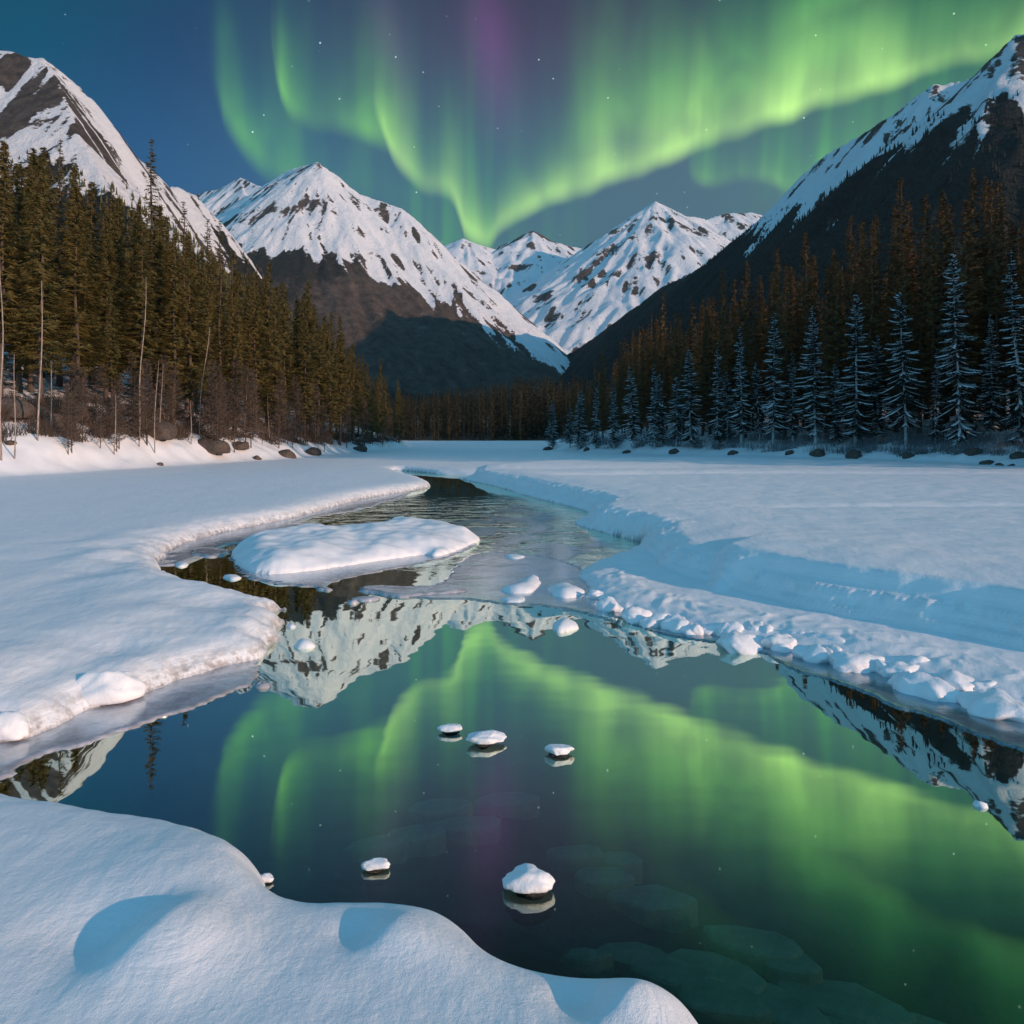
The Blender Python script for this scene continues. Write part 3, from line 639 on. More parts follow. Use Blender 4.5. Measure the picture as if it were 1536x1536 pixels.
PROTO = {}
def proto_tree(key, name, H, R, base, seed, mat, tmat, r=.2, **kw):
    root = bpy.data.objects.new(name, None); COL.objects.link(root); root.empty_display_size = .5
    V, Fc, snow = conifer_arrays(H, R, base, seed, **kw)
    link('trunk', trunk_mesh(H, r, seed, tmat, kw.get('lean', 0)), root)
    link('crown', make_mesh('crown', V, [Fc], mat), root)
    if snow: link('snow_clumps', make_mesh('snow_clumps', snow[0], snow[1], M['snowtree']), root)
    PROTO.setdefault(key, []).append([root, H, False]); return root
for k in range(5):
    proto_tree('olive', 'spruce_tree', 25, [2.9, 2.4, 3.2, 2.6, 2.1][k], [.10, .22, .16, .3, .12][k], 10 + k, M['spruce'], M['bark'], .24, nb=8, tw=8, space=.44, wide=.19, sag=.55)
proto_tree('tall', 'spruce_tree', 31, 2.6, .34, 30, M['spruce'], M['bark'], .26, nb=6, tw=7, space=.60, wide=.17, ragged=.55, droop=-.35)
proto_tree('tall', 'spruce_tree', 29, 2.2, .25, 31, M['spruce'], M['bark'], .24, nb=5, tw=7, space=.62, wide=.16, ragged=.6, droop=-.3)
for k in range(4):
    proto_tree('amber', 'spruce_tree', 27, [2.5, 2.9, 2.2, 2.6][k], [.06, .12, .08, .2][k], 40 + k, M['amber'], M['bark'], .24, nb=7, tw=8, space=.48, wide=.18, ragged=.45, sag=.5)
for k in range(7):
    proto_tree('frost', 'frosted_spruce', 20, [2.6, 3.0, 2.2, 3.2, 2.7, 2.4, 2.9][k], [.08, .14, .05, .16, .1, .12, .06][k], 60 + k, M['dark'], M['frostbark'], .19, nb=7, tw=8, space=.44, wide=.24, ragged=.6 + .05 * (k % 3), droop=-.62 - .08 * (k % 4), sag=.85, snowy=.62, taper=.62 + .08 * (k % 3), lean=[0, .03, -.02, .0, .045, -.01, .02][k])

def place(key, x, y, H, label, group, rnd, cat='tree', wide=1., tilt=.012, variant=None, z=None):
    lst = PROTO[key]; it = lst[variant if variant is not None else rnd.randrange(len(lst))]
    sc = H / it[1]; w = sc * wide
    loc = (x, y, (gh(x, y) if z is None else z) - .12); rot = (rnd.gauss(0, tilt), rnd.gauss(0, tilt), rnd.uniform(0, 6.28))
    if not it[2]:
        it[2] = True; o = it[0]; o.location = loc; o.rotation_euler = rot; o.scale = (w, w, sc); return tag(o, label, cat, group)
    return copy_thing(it[0], loc, rot, (w, w, sc), label, cat, group)

def shore_point(px, inland, side):
    """walk out along one bearing until the point lies `inland` metres behind the shoreline"""
    Ys = np.arange(35, 500, .5) if side != 'F' else np.arange(340, 600, 1.)
    X = (px - CX) / F * Ys; d = -poly_dist(X, Ys, {'L': LLAND, 'R': RLAND, 'F': FLAND}[side])
    ok = np.where(d >= inland)[0]
    if len(ok) == 0: return None
    return float(X[ok[0]]), float(Ys[ok[0]])
def tip_height(px, tip, pt, z): return CAMH + (HOR - tip) / F * pt[1] - z

rnd = random.Random(4)
taken = []
def free(x, y, r):
    for a, b in taken:
        if (a - x) ** 2 + (b - y) ** 2 < r * r: return False
    return True
LEFT_TIPS = [(-60, 190), (0, 200), (60, 215), (90, 208), (130, 262), (175, 290), (228, 300), (280, 345), (310, 358), (345, 402), (400, 412), (460, 440), (500, 478), (560, 540), (600, 580), (626, 630)]
def ltip(px): return float(np.interp(px, [a for a, b in LEFT_TIPS], [b for a, b in LEFT_TIPS]))
RIGHT_TIPS = [(800, 596), (850, 565), (900, 522), (970, 486), (1085, 425), (1160, 405), (1215, 372), (1300, 330), (1357, 292), (1450, 280), (1536, 262), (1700, 200)]
def rtip(px): return float(np.interp(px, [a for a, b in RIGHT_TIPS], [b for a, b in RIGHT_TIPS]))

GL = 'spruces of the left bank forest'; GR = 'spruces of the right bank forest'; GF = 'frosted spruces along the right shore'
named_left = [
    (228, 205, 9, 'tall', 0, 'tallest spruce on the left bank, its ragged dark top against the blue sky'),
    (90, 205, 11, 'tall', 1, 'tall ragged spruce whose tip crosses the snowy shoulder at the far left'),
    (280, 298, 8, 'tall', 1, 'slim spruce with a thin spire just right of the tallest one'),
    (310, 325, 8, 'tall', 0, 'left one of two twin spires against the blue snow face'),
    (329, 328, 9, 'tall', 1, 'right one of two twin spires against the blue snow face'),
    (353, 372, 9, 'tall', 1, 'thin needle-like spruce between the twin spires and the broad cone'),
    (403, 390, 6, 'olive', 0, 'broad cone-shaped olive spruce standing before the dark foot of the middle peak'),
    (460, 420, 7, 'olive', 2, 'pointed olive spruce rising alone right of the broad cone'),
    (497, 465, 8, 'olive', 4, 'slim spruce with a dark tip before the brown mountain foot'),
    (512, 472, 10, 'olive', 3, 'thin spruce close behind the slim dark tipped one'),
    (570, 535, 6, 'olive', 4, 'spruce with a sharp tip near the end of the left forest'),
    (596, 565, 5, 'olive', 4, 'last tall spruce at the point of the left shore'),
    (168, 425, 2.5, 'olive', 1, 'small bright olive spruce at the front edge of the left forest'),
    (125, 330, 5, 'olive', 2, 'wide olive spruce in the front row near the left side'),
    (30, 240, 6, 'olive', 0, 'large olive spruce at the left edge of the photo'),
]
INL = lambda px: float(np.interp(px, [0, 200, 400, 600], [8.5, 6.5, 4., 2.]))
for px, tip, inl, key, var, lab in named_left:
    pt = shore_point(px, inl + INL(px) - 2, 'L'); z = gh(*pt); H = tip_height(px, tip, pt, z); taken.append(pt)
    place(key, pt[0], pt[1], H, lab, GL, rnd, variant=var, z=z, wide=1.05)
def zone_label(px, depth):
    w = 'front row' if depth < 6 else 'crowded middle' if depth < 14 else 'rear'
    if px < 200: return 'olive spruce in the %s of the left forest under the snowy shoulder' % w
    if px < 400: return 'olive spruce in the %s of the left forest, below the twin spires' % w
    return 'olive spruce in the %s of the left forest, towards its point' % w
n = 0; tries = 0
while n < 112 and tries < 4000:
    tries += 1
    px = 622 - (rnd.random() ** .8) * 700; depth = rnd.choice([3, 4, 6, 8, 11, 14, 18, 22]) + rnd.random() * 2
    pt = shore_point(px, depth + INL(px) - 2.5, 'L')
    if pt is None or not free(pt[0], pt[1], 2.0 + pt[1] * .010): continue
    z = gh(*pt); H = tip_height(px, ltip(px) + rnd.uniform(-6, 70) * (.2 + 45 / pt[1]) , pt, z)
    H = min(max(H, 10), 32)
    if H < 10: continue
    taken.append(pt); place('olive', pt[0], pt[1], H, zone_label(px, depth), GL, rnd, z=z, wide=rnd.uniform(.9, 1.25)); n += 1

named_right = [
    (1357, 262, 15, 'amber', 1, 'tallest amber tipped spruce of the right bank, broad shouldered'),
    (1418, 280, 17, 'amber', 2, 'amber spire right of the tallest one on the right bank'),
    (1456, 250, 19, 'amber', 0, 'amber tipped spruce nearly as tall, behind the brightest frosted tree'),
    (1480, 262, 20, 'amber', 2, 'slim amber spruce right of the brightest frosted tree'),
    (1505, 290, 15, 'amber', 3, 'amber spruce near the right edge of the photo'),
    (1318, 315, 14, 'amber', 2, 'narrow amber spruce left of the tallest one'),
    (1272, 322, 14, 'amber', 1, 'amber spruce with a wide crown over the dark slope'),
    (1212, 345, 14, 'amber', 0, 'pointed amber spruce over the leaning frosted tree'),
    (1165, 370, 14, 'amber', 3, 'amber spire with bare trunk on the dark slope'),
    (1122, 388, 14, 'amber', 2, 'slender amber spruce midway along the right forest'),
    (1087, 402, 13, 'amber', 0, 'amber spruce where the right forest begins to drop'),
]
for px, tip, inl, key, var, lab in named_right:
    pt = shore_point(px, inl, 'R'); z = gh(*pt); H = tip_height(px, tip, pt, z); taken.append(pt)
    place(key, pt[0], pt[1], H, lab, GR, rnd, variant=var, z=z)
frost = [(829, 600, 1.5), (855, 611, 2), (870, 584, 2), (894, 570, 2), (921, 572, 2.4), (951, 549, 2.6), (982, 545, 2.8), (992, 560, 3.6), (1015, 564, 3), (1037, 523, 3.6), (1076, 512, 4), (1113, 487, 4.2), (1160, 468, 4.5), (1224, 459, 4.8), (1284, 440, 5), (1360, 435, 5.2), (1442, 378, 5.6), (1533, 372, 6.5)]
ordn = ['first', 'second', 'third', 'fourth', 'fifth', 'sixth', 'seventh', 'eighth', 'ninth', 'tenth', 'eleventh', 'twelfth', 'thirteenth', 'fourteenth', 'fifteenth', 'sixteenth', 'seventeenth', 'eighteenth']
for k, (px, tip, inl) in enumerate(frost):
    pt = shore_point(px, inl, 'R'); z = gh(*pt); H = tip_height(px, tip, pt, z); taken.append(pt)
    lab = {17: 'frosted spruce cut off by the right edge of the photo', 16: 'brightest and tallest frosted spruce, white trunk bare to the snow', 15: 'frosted spruce with downswept boughs left of the brightest one',
           0: 'frosted spruce on the very tip of the right shore'}.get(k, '%s frosted spruce of the front row, counting from the tip of the right shore' % ordn[k])
    place('frost', pt[0], pt[1], H, lab, GF, rnd, variant=(k * 3) % 7, z=z, wide=rnd.uniform(.9, 1.3), tilt=.025)
for k, (px, tip, inl, lab) in enumerate([(1092, 556, 5.5, 'small frosted spruce half hidden between the eleventh and twelfth of the front row'), (1140, 540, 6, 'small frosted spruce half hidden between the twelfth and thirteenth of the front row'),
        (1190, 525, 6.5, 'dim frosted spruce half hidden just left of the leaning frosted one'), (1318, 500, 7.5, 'dim frosted spruce in the gap left of the downswept one'), (1402, 520, 7, 'short frosted spruce in the gap left of the brightest frosted tree'),
        (1488, 470, 8.5, 'thin frosted spruce between the brightest one and the right edge'), (1255, 545, 6, 'very short frosted spruce low in the gap right of the leaning one')]):
    pt = shore_point(px, inl, 'R'); z = gh(*pt); H = tip_height(px, tip, pt, z); taken.append(pt)
    place('frost', pt[0], pt[1], H, lab, GF, rnd, variant=(k * 2 + 1) % 7, z=z, wide=rnd.uniform(.9, 1.3), tilt=.035)
n = 0; tries = 0
while n < 118 and tries < 4000:
    tries += 1
    px = 815 + (rnd.random() ** .8) * 800; depth = rnd.choice([5, 6, 8, 10, 13, 17, 22]) + rnd.random() * 2
    pt = shore_point(px, depth + 2.5, 'R')
    if pt is None or not free(pt[0], pt[1], 1.9 + pt[1] * .009): continue
    z = gh(*pt); H = tip_height(px, rtip(px) + rnd.uniform(-5, 70) * (.3 + 60 / pt[1]), pt, z); H = min(max(H, 10), 31)
    w = 'front' if depth < 9 else 'back'
    zone = 'over the small frosted trees' if px < 1050 else 'over the leaning frosted trees' if px < 1320 else 'around the brightest frosted tree'
    taken.append(pt); place('amber', pt[0], pt[1], H, 'amber topped spruce at the %s of the right forest, %s' % (w, zone), GR, rnd, z=z, wide=rnd.uniform(.9, 1.2)); n += 1

# the rest of the woods: one mass each
def lod_tree(H, R, seed, nb=5):
    V, Fc, _ = conifer_arrays(H, R, .03, seed, space=1.15, nb=nb, tw=4, wide=.42, ragged=.35, sag=.6)
    tr = tube([(0, 0, -1), (0, 0, H * .5), (0, 0, H)], [.2, .12, .02], 4)
    return np.vstack([V, tr[0]]), Fc, tr[1] + len(V)
def cone_tree(H, R, seed):
    r = np.random.RandomState(seed); V = []; Fc = []
    for k, (a, b, q) in enumerate([(.08, .55, 1.), (.35, .80, .72), (.6, 1., .45)]):
        n = 6; o = len(V); an = np.arange(n) * 2 * np.pi / n + k; rr = R * q * (.75 + .5 * r.rand(n))
        V += [(rr[i] * math.cos(an[i]), rr[i] * math.sin(an[i]), H * (a + .06 * r.rand())) for i in range(n)] + [(0, 0, H * b)]
        Fc += [(o + i, o + (i + 1) % n, o + n) for i in range(n)]
    return np.array(V), np.array(Fc), None
def wood(name, label, variants, pts, hs, mat, seed, wid=1.):
    r = np.random.RandomState(seed); VV = []; TT = []; QQ = []; off = 0
    for (x, y, z), H in zip(pts, hs):
        V, T, Q = variants[r.randint(len(variants))]; a = r.rand() * 6.28; c, s = math.cos(a), math.sin(a)
        W = V * np.array([1, 1, 1.]) * H; w = W[:, :2] * wid * (.85 + .4 * r.rand())
        VV.append(np.stack([w[:, 0] * c - w[:, 1] * s + x, w[:, 0] * s + w[:, 1] * c + y, W[:, 2] + z - .2], 1)); TT.append(T + off)
        if Q is not None: QQ.append(Q + off)
        off += len(V)
    me = make_mesh(name, np.vstack(VV), [np.concatenate(TT)] + ([np.concatenate(QQ)] if QQ else []), mat)
    o = link(name, me); o['kind'] = 'stuff'; o['label'] = label; return o
unit = lambda v: (v[0] / 24., v[1], v[2])
LOD = [unit(lod_tree(24, 2.6, 300 + k)) for k in range(5)]
CONE = [(lambda v: (v[0] / 20., v[1], v[2]))(cone_tree(20, 3.0, 400 + k)) for k in range(5)]

def scatter(poly_fn, n, box, rs, gap):
    out = []; cells = {}
    for _ in range(n * 30):
        x = rs.uniform(box[0], box[1]); y = rs.uniform(box[2], box[3]); c = (int(x / gap), int(y / gap))
        if c in cells or not poly_fn(x, y): continue
        cells[c] = 1; out.append((x, y))
        if len(out) >= n: break
    return out
rs = random.Random(9)
def dpoly(x, y, poly): return -float(poly_dist(np.array([x]), np.array([y]), poly)[0])
def in_view(x, y, m=.10): return y > 10 and abs(x) < (.70 + m) * y
# behind the left front rows
pts = [(x, y) for x, y in scatter(lambda x, y: in_view(x, y) and 17 < dpoly(x, y, LLAND) < 75, 560, (-260, -25, 62, 480), rs, 4.0)]
pts = [(x, y) for x, y in pts if free(x, y, 1.2)]
wood('forest', 'dense olive spruce forest climbing behind the left bank', LOD, [(x, y, gh(x, y)) for x, y in pts], [rs.uniform(15, 22) for _ in pts], M['spruce'], 1)
pts = scatter(lambda x, y: 20 < dpoly(x, y, RLAND) < 95 and (in_view(x, y) ), 950, (0, 260, 55, 430), rs, 3.6)
pts = [(x, y) for x, y in pts if free(x, y, 1.2)]
wood('forest', 'dark amber tipped spruce forest climbing behind the right bank', LOD, [(x, y, gh(x, y)) for x, y in pts], [rs.uniform(17, 26) for _ in pts], M['amber'], 2)
# the wood goes on along the right shore beside the camera and shades the shore
pts = scatter(lambda x, y: dpoly(x, y, RLAND) > 4 and dpoly(x, y, RLAND) < 45 and x > .76 * y, 120, (42, 130, 50, 88), rs, 4.2)
wood('forest', 'spruce forest going on along the right shore beside the camera', LOD, [(x, y, gh(x, y)) for x, y in pts], [rs.uniform(22, 29) for _ in pts], M['amber'], 3)
pts = scatter(lambda x, y: 1 < dpoly(x, y, FLAND) < 150 and x > -130, 800, (-110, 150, 350, 500), rs, 2.6)
wood('forest', 'distant even line of spruces along the far shore', LOD, [(x, y, gh(x, y)) for x, y in pts], [rs.uniform(18, 25) * (1 + .007 * min(60, max(0, x + 45))) for x, y in pts], M['far'], 4)
# woods on the slopes
def slope_wood(field, label, n, box, seed, mat, hmax=13, prob=None):
    X, Y, H, TL = field; xs = X[0]; ys = Y[:, 0]; r = random.Random(seed); out = []; k = 0
    while len(out) < n and k < n * 40:
        k += 1; x = r.uniform(box[0], box[1]); y = r.uniform(box[2], box[3])
        i = int((y - ys[0]) / (ys[1] - ys[0])); j = int((x - xs[0]) / (xs[1] - xs[0]))
        if not (0 <= i < len(ys) and 0 <= j < len(xs)): continue
        h = H[i, j]; tl = TL[i, j]
        if h < 5 or abs(x) > .74 * y: continue
        if h > tl + 30 or r.random() > 1 - max(0, (h - tl + 40)) / 75 : continue
        out.append((x, y, h))
    return wood('forest', label, CONE, out, [r.uniform(.55, 1) * hmax for _ in out], mat, seed, 1.)
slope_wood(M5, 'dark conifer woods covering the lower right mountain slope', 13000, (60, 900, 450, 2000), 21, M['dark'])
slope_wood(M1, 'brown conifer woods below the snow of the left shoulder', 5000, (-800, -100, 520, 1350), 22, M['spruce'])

# ------------------------------------------------------------------ thin dead trunks, bare saplings, brush, rocks
def snag_mesh(H, r, seed, leanx):
    rd = np.random.RandomState(seed); zs = np.linspace(-.4, H, 9)
    pth = [(leanx * max(z, 0) + .10 * math.sin(z * .5 + seed), .08 * math.cos(z * .6), z) for z in zs]
    V, Fc = tube(pth, [r * (1 - max(0, z) / H * .75) for z in zs], 6); VV = [V]; FF = [Fc]; off = len(V)
    for k in range(14):
        z = H * rd.uniform(.3, .97); a = rd.rand() * 6.28; L = rd.uniform(.2, .8); x0 = leanx * z + .1 * math.sin(z * .5 + seed)
        v, f = tube([(x0, .08 * math.cos(z * .6), z), (x0 + L * math.cos(a), L * math.sin(a), z + L * rd.uniform(-.3, .4))], [.022, .008], 3)
        VV.append(v); FF.append(f + off); off += len(v)
    return make_mesh('dead_trunk', np.vstack(VV), [np.vstack(FF)], M['palebark'], True)
snags = [(2, 375, 640, .0, 'pale dead trunk at the left edge of the photo'), (57, 420, 618, .03, 'tall pale dead trunk second from the left edge'), (76, 540, 640, 0., 'short pale dead trunk between two tall ones near the left edge'),
         (20, 530, 610, .02, 'short grey dead trunk leaning on the left bank'), (207, 415, 640, .05, 'long pale dead trunk under the tallest spruce'), (297, 490, 658, .10, 'pale dead trunk leaning right in the middle of the left bank'),
         (232, 540, 632, .03, 'left of two short dead trunks beside the long pale one'), (240, 545, 632, .03, 'right of two short dead trunks beside the long pale one'), (365, 560, 650, .06, 'leaning thin dead trunk right of the middle of the left bank'),
         (170, 590, 660, .04, 'crooked dead trunk on the rocks below the small bright spruce'), (285, 600, 640, .02, 'short thin dead trunk in the brown thicket'), (403, 590, 650, .0, 'upright thin dead trunk in the right part of the thicket')]
for k, (px, tip, base, ln, lab) in enumerate(snags):
    pt = shore_point(px, 2.0 + 1.2 * (k % 3), 'L'); z = gh(*pt); H = tip_height(px, tip, pt, z)
    r = .085 if H > 9 else .06
    tag(link('dead_trunk', snag_mesh(H, r, 500 + k, ln), None, (pt[0], pt[1], z - .05)), lab, 'dead tree', 'pale dead trunks on the left bank')

def sapling_mesh(H, seed):
    V, Fc, _ = conifer_arrays(H, H * .13, .12, seed, space=.20, nb=5, tw=4, wide=.035, droop=.35, sag=-.5, ragged=.5)
    tr, tf = tube([(0, 0, -.3), (0.05, 0, H * .5), (0, .05, H)], [.05, .03, .008], 5)
    return make_mesh('bare_sapling', np.vstack([V, tr]), [Fc, tf + len(V)], M['twig'])
SAP = [sapling_mesh(7, 700 + k) for k in range(4)]
k = 0
for _ in range(400):
    if k >= 60: break
    px = rnd.uniform(90, 622); pt = shore_point(px, rnd.uniform(1.5, 5.5), 'L')
    if pt is None: continue
    top = float(np.interp(px, [90, 200, 300, 400, 500, 600], [555, 545, 545, 560, 580, 612])) + rnd.uniform(-25, 50)
    z = gh(*pt); H = max(2.5, min(10, tip_height(px, top, pt, z)))
    zone = 'left of the leaning pale trunk' if px < 297 else 'between the leaning pale trunk and the point' if px < 450 else 'near the point of the left shore'
    tag(link('bare_sapling', SAP[k % 4], None, (pt[0], pt[1], z - .1), rnd.uniform(0, 6), (H / 7 * 1.15, H / 7 * 1.15, H / 7)), 'bare brown sapling in the thicket, ' + zone, 'sapling', 'bare saplings at the foot of the left forest'); k += 1
def brush(label, side, pxr, n, inl, hgt, mat, seed, wide=.03):
    r = random.Random(seed); VV = []
    for _ in range(n):
        px = r.uniform(*pxr); pt = shore_point(px, r.uniform(*inl), side)
        if pt is None: continue
        z = gh(*pt); m = 46; rr = np.random.RandomState(r.randrange(10 ** 6)); a = rr.rand(m) * 6.28; L = hgt * (.3 + rr.rand(m)); t = rr.rand(m) * .9
        sc = .6 + pt[1] / 140.
        bx = pt[0] + rr.randn(m) * .35 * sc; by = pt[1] + rr.randn(m) * .35 * sc
        tipp = np.stack([bx + L * t * np.cos(a), by + L * t * np.sin(a), z + L], 1); w = wide * sc
        VV.append(np.stack([np.stack([bx - w, by, np.full(m, z - .1)], 1), np.stack([bx + w, by, np.full(m, z - .1)], 1), tipp], 1).reshape(-1, 3))
    V = np.vstack(VV); o = link('undergrowth', make_mesh('undergrowth', V, [np.arange(len(V)).reshape(-1, 3)], mat)); o['kind'] = 'stuff'; o['label'] = label
brush('brown twiggy undergrowth along the foot of the left forest', 'L', (-20, 625), 420, (3.6, 9), 1.0, M['twig'], 31)
M['frosttwig'] = mat_needles('frosted_twigs', (.16, .18, .20), (.10, .11, .12), (.24, .27, .30))
brush('frosted twiggy undergrowth along the foot of the right forest', 'R', (815, 1600), 260, (3.0, 9), 1.2, M['frosttwig'], 32, .018)

def rock_mesh(name, seed, sx, sy, sz, mat, sub=3, rough=.22, cut=-.35, fine=.05, square=0.):
    bm = bmesh.new(); bmesh.ops.create_icosphere(bm, subdivisions=sub, radius=1); r = np.random.RandomState(seed)
    co = np.array([v.co[:] for v in bm.verts])
    pl = r.randn(9, 3); pl /= np.linalg.norm(pl, axis=1)[:, None]; off = .62 + .3 * r.rand(9)
    for p_, o_ in zip(pl, off):
        d = co @ p_ - o_; co = co - np.clip(d, 0, None)[:, None] * p_ * (1 - square)
    n = fbm(co[:, 0] * 1.3 + seed, co[:, 1] * 1.3 + co[:, 2] * .9, 3, seed) * rough + fbm(co[:, 0] * 5 + co[:, 2] * 3, co[:, 1] * 5 - co[:, 2] * 2, 3, seed + 5) * fine
    co = co * (1 + n)[:, None]; co[:, 2] = np.maximum(co[:, 2], cut); co = co * np.array([sx, sy, sz])
    for v, c in zip(bm.verts, co): v.co = c
    me = bpy.data.meshes.new(name); bm.to_mesh(me); bm.free(); me.materials.append(mat)
    me.polygons.foreach_set('use_smooth', np.ones(len(me.polygons), bool)); return me
# rocks of the left bank
lrocks = [(15, 652, 36, 'brown rock low at the left edge of the bank'), (82, 660, 26, 'long brown rock below the tall pale dead trunk'), (118, 642, 30, 'rounded brown boulder on the steep left bank'), (60, 640, 22, 'small brown rock between dead trunks at the far left'),
          (238, 664, 34, 'largest brown boulder under the tallest spruce'), (222, 655, 26, 'dark rock wedged above the largest boulder'), (200, 668, 14, 'small rock left of the largest boulder'), (318, 676, 30, 'dark rocks at the foot of the leaning trunk'),
          (16, 683, 9, 'lone dark stone on the snow at the far left'), (240, 690, 7, 'tiny dark stone on the snow below the boulders'), (385, 684, 8, 'tiny dark stone near the lake edge'), (360, 668, 18, 'small brown rock in the thicket edge'), (430, 680, 16, 'low brown rock near the lake edge right of the thicket'),
          (470, 678, 15, 'small brown rock on the snowy shore towards the point'), (540, 674, 14, 'small brown rock close to the point of the left shore'), (150, 665, 18, 'brown rock with snow on it beside the crooked trunk')]
for k, (px, py, w, lab) in enumerate(lrocks):
    inl = max(.4, (708 - .05 * px - py) / 7.5)
    pt = shore_point(px, min(inl, 7), 'L'); s = w / F * pt[1] * .85
    tag(link('rock', rock_mesh('rock', 800 + k, s * 1.1, s * .9, s * .75, M['rock']), None, (pt[0], pt[1], gh(*pt) + s * .1), k * 1.3), lab, 'rock', 'brown rocks on the left bank')
rrocks = [(1228, 14, 'dark rock at the foot of the leaning frosted spruce'), (1282, 16, 'long dark rock among the frosted trees'), (1362, 11, 'dark rock at the foot of the downswept frosted spruce'), (1460, 15, 'pointed dark rock right of the brightest frosted tree'), (1530, 16, 'dark rock at the right edge under the forest'),
          (1480, 13, 'flat dark stone low on the snow at the right'), (1500, 7, 'small dark stone low on the snow at the right'), (1517, 6, 'tiny dark stone nearest the right edge'), (1185, 10, 'dark stone in the middle of the right shore'), (1100, 10, 'small dark rock on the right shore below frosted trees'),
          (1012, 9, 'dark shore rock below the ninth frosted spruce'), (940, 8, 'dark shore rock below the small frosted trees'), (880, 7, 'dark shore rock near the tip of the right shore'), (822, 9, 'dark rock on the tip of the right shore')]
for k, (px, w, lab) in enumerate(rrocks):
    pt = shore_point(px, [2.4, 2.6, 2.2, 3, 3.4, 1.2, .8, .9, 1.8, 1.4, 1.2, 1.0, 1.0, .8][k], 'R'); s = w / F * pt[1] * .8
    tag(link('rock', rock_mesh('rock', 840 + k, s * 1.2, s, s * .8, M['rock']), None, (pt[0], pt[1], gh(*pt) - s * .05), k * .9), lab, 'rock', 'dark rocks on the right shore')

# ------------------------------------------------------------------ ice and snow in and along the water
def slab_mesh(name, poly, z0, z1, mat, dome=0., sub=0, seed=0, edge_attr=False, amp=.0):
    """flat sheet with a real thickness; fine inner grid when it swells up"""
    p = np.array(poly); res = sub or max(np.ptp(p[:, 0]), np.ptp(p[:, 1])) / 60
    xs = np.arange(p[:, 0].min() - res, p[:, 0].max() + res * 2, res); ys = np.arange(p[:, 1].min() - res, p[:, 1].max() + res * 2, res)
    X, Y = np.meshgrid(xs, ys); d = -poly_dist(X, Y, poly); d = d + fbm(X / (res * 8), Y / (res * 8), 3, seed) * res * 1.6
    keep = d > -res * .75
    t = np.clip(d, 0, None)
    top = z1 + dome * (1 - np.exp(-t / max(dome * 1.1, .05))) + (fbm(X / (dome * 3 + .3), Y / (dome * 3 + .3), 3, seed + 3) * amp * sstep(0, dome + .05, t) if dome else 0)
    top = np.where(d < 0, z0 + (z1 - z0) * .4, top)
    idx = -np.ones(X.shape, int); idx[keep] = np.arange(keep.sum()); V = np.stack([X[keep], Y[keep], top[keep]], 1)
    q = np.stack([idx[:-1, :-1], idx[:-1, 1:], idx[1:, 1:], idx[1:, :-1]], -1).reshape(-1, 4); q = q[(q >= 0).all(1)]
    n = len(V); VB = V.copy(); VB[:, 2] = z0
    e = np.concatenate([q[:, [0, 1]], q[:, [1, 2]], q[:, [2, 3]], q[:, [3, 0]]]); key = set(map(tuple, e)); bd = np.array([(a, b) for a, b in key if (b, a) not in key])
    side = np.stack([bd[:, 1], bd[:, 0], bd[:, 0] + n, bd[:, 1] + n], 1)
    me = make_mesh(name, np.vstack([V, VB]), [q, q[:, ::-1] + n, side], mat, True)
    if edge_attr: set_attr(me, 'edge', np.concatenate([sstep(0, res * 9, d[keep])] * 2))
    return me
def sheet(name, pts, mat, label, cat, z0=-.03, z1=.018, dome=0., sub=0, seed=0, group=None, amp=0., **kw):
    poly = smooth_poly([P(*q) for q in pts], 2)
    o = link(name, slab_mesh(name, poly, z0, z1, mat, dome, sub, seed, amp=amp, **kw))
    return tag(o, label, cat, group)
sheet('ice_sheet', [(405, 978), (392, 998), (382, 1014), (386, 1030), (359, 1033), (312, 1055), (225, 1083), (156, 1111), (75, 1130), (41, 1149), (0, 1174), (-150, 1190), (-400, 1150), (-400, 1095), (0, 1085), (120, 1040), (270, 990), (380, 960)], M['ice_left'],
      'grey violet thin ice fringing the lumpy left snow bank', 'ice sheet', seed=1)
sheet('ice_sheet', [(626, 733), (622, 742), (574, 758), (525, 767), (477, 777), (440, 796), (400, 806), (345, 818), (317, 826), (290, 842), (262, 850), (236, 848), (232, 836), (262, 812), (324, 794), (389, 781), (454, 768), (540, 742)], M['ice_left'],
      'pale thin ice curving below the far left snow edge', 'ice sheet', seed=2)
sheet('ice_sheet', [(880, 880), (905, 915), (939, 936), (1006, 956), (1096, 967), (1158, 982), (1176, 1001), (1230, 1017), (1274, 1030), (1341, 1062), (1431, 1084), (1453, 1102), (1540, 1130), (1750, 1190), (1850, 1150), (1700, 1070), (1540, 1030), (1350, 985), (1200, 950), (1060, 930), (930, 895)], M['ice_right'],
      'dark blue thin ice fringing the knobbly right ice edge', 'ice sheet', seed=3, sub=.06)
sheet('ice_sheet', [(700, 831), (760, 828), (830, 838), (876, 852), (892, 880), (905, 915), (936, 938), (915, 934), (860, 914), (800, 909), (745, 905), (690, 899), (620, 898), (575, 893), (620, 888), (668, 872), (682, 850)], M['ice_mid'],
      'clear pale ice sheet right of the snow islet with a cracked front edge', 'ice sheet', seed=4, sub=.08)
sheet('ice_sheet', [(342, 832), (350, 850), (376, 874), (470, 881), (503, 886), (485, 879), (525, 866), (649, 843), (700, 827), (722, 812), (600, 800), (420, 812)], M['ice_left'],
      'thin ice ring around the foot of the snow islet', 'ice sheet', seed=5)
sl = slab_mesh('slush', smooth_poly([P(*q) for q in [(640, 800), (690, 768), (740, 757), (800, 757), (850, 768), (858, 790), (905, 806), (960, 818), (900, 838), (868, 858), (760, 842), (705, 836), (700, 822), (725, 812)]], 2), -.012, .006, M['slush'], sub=.12, seed=6, edge_attr=True)
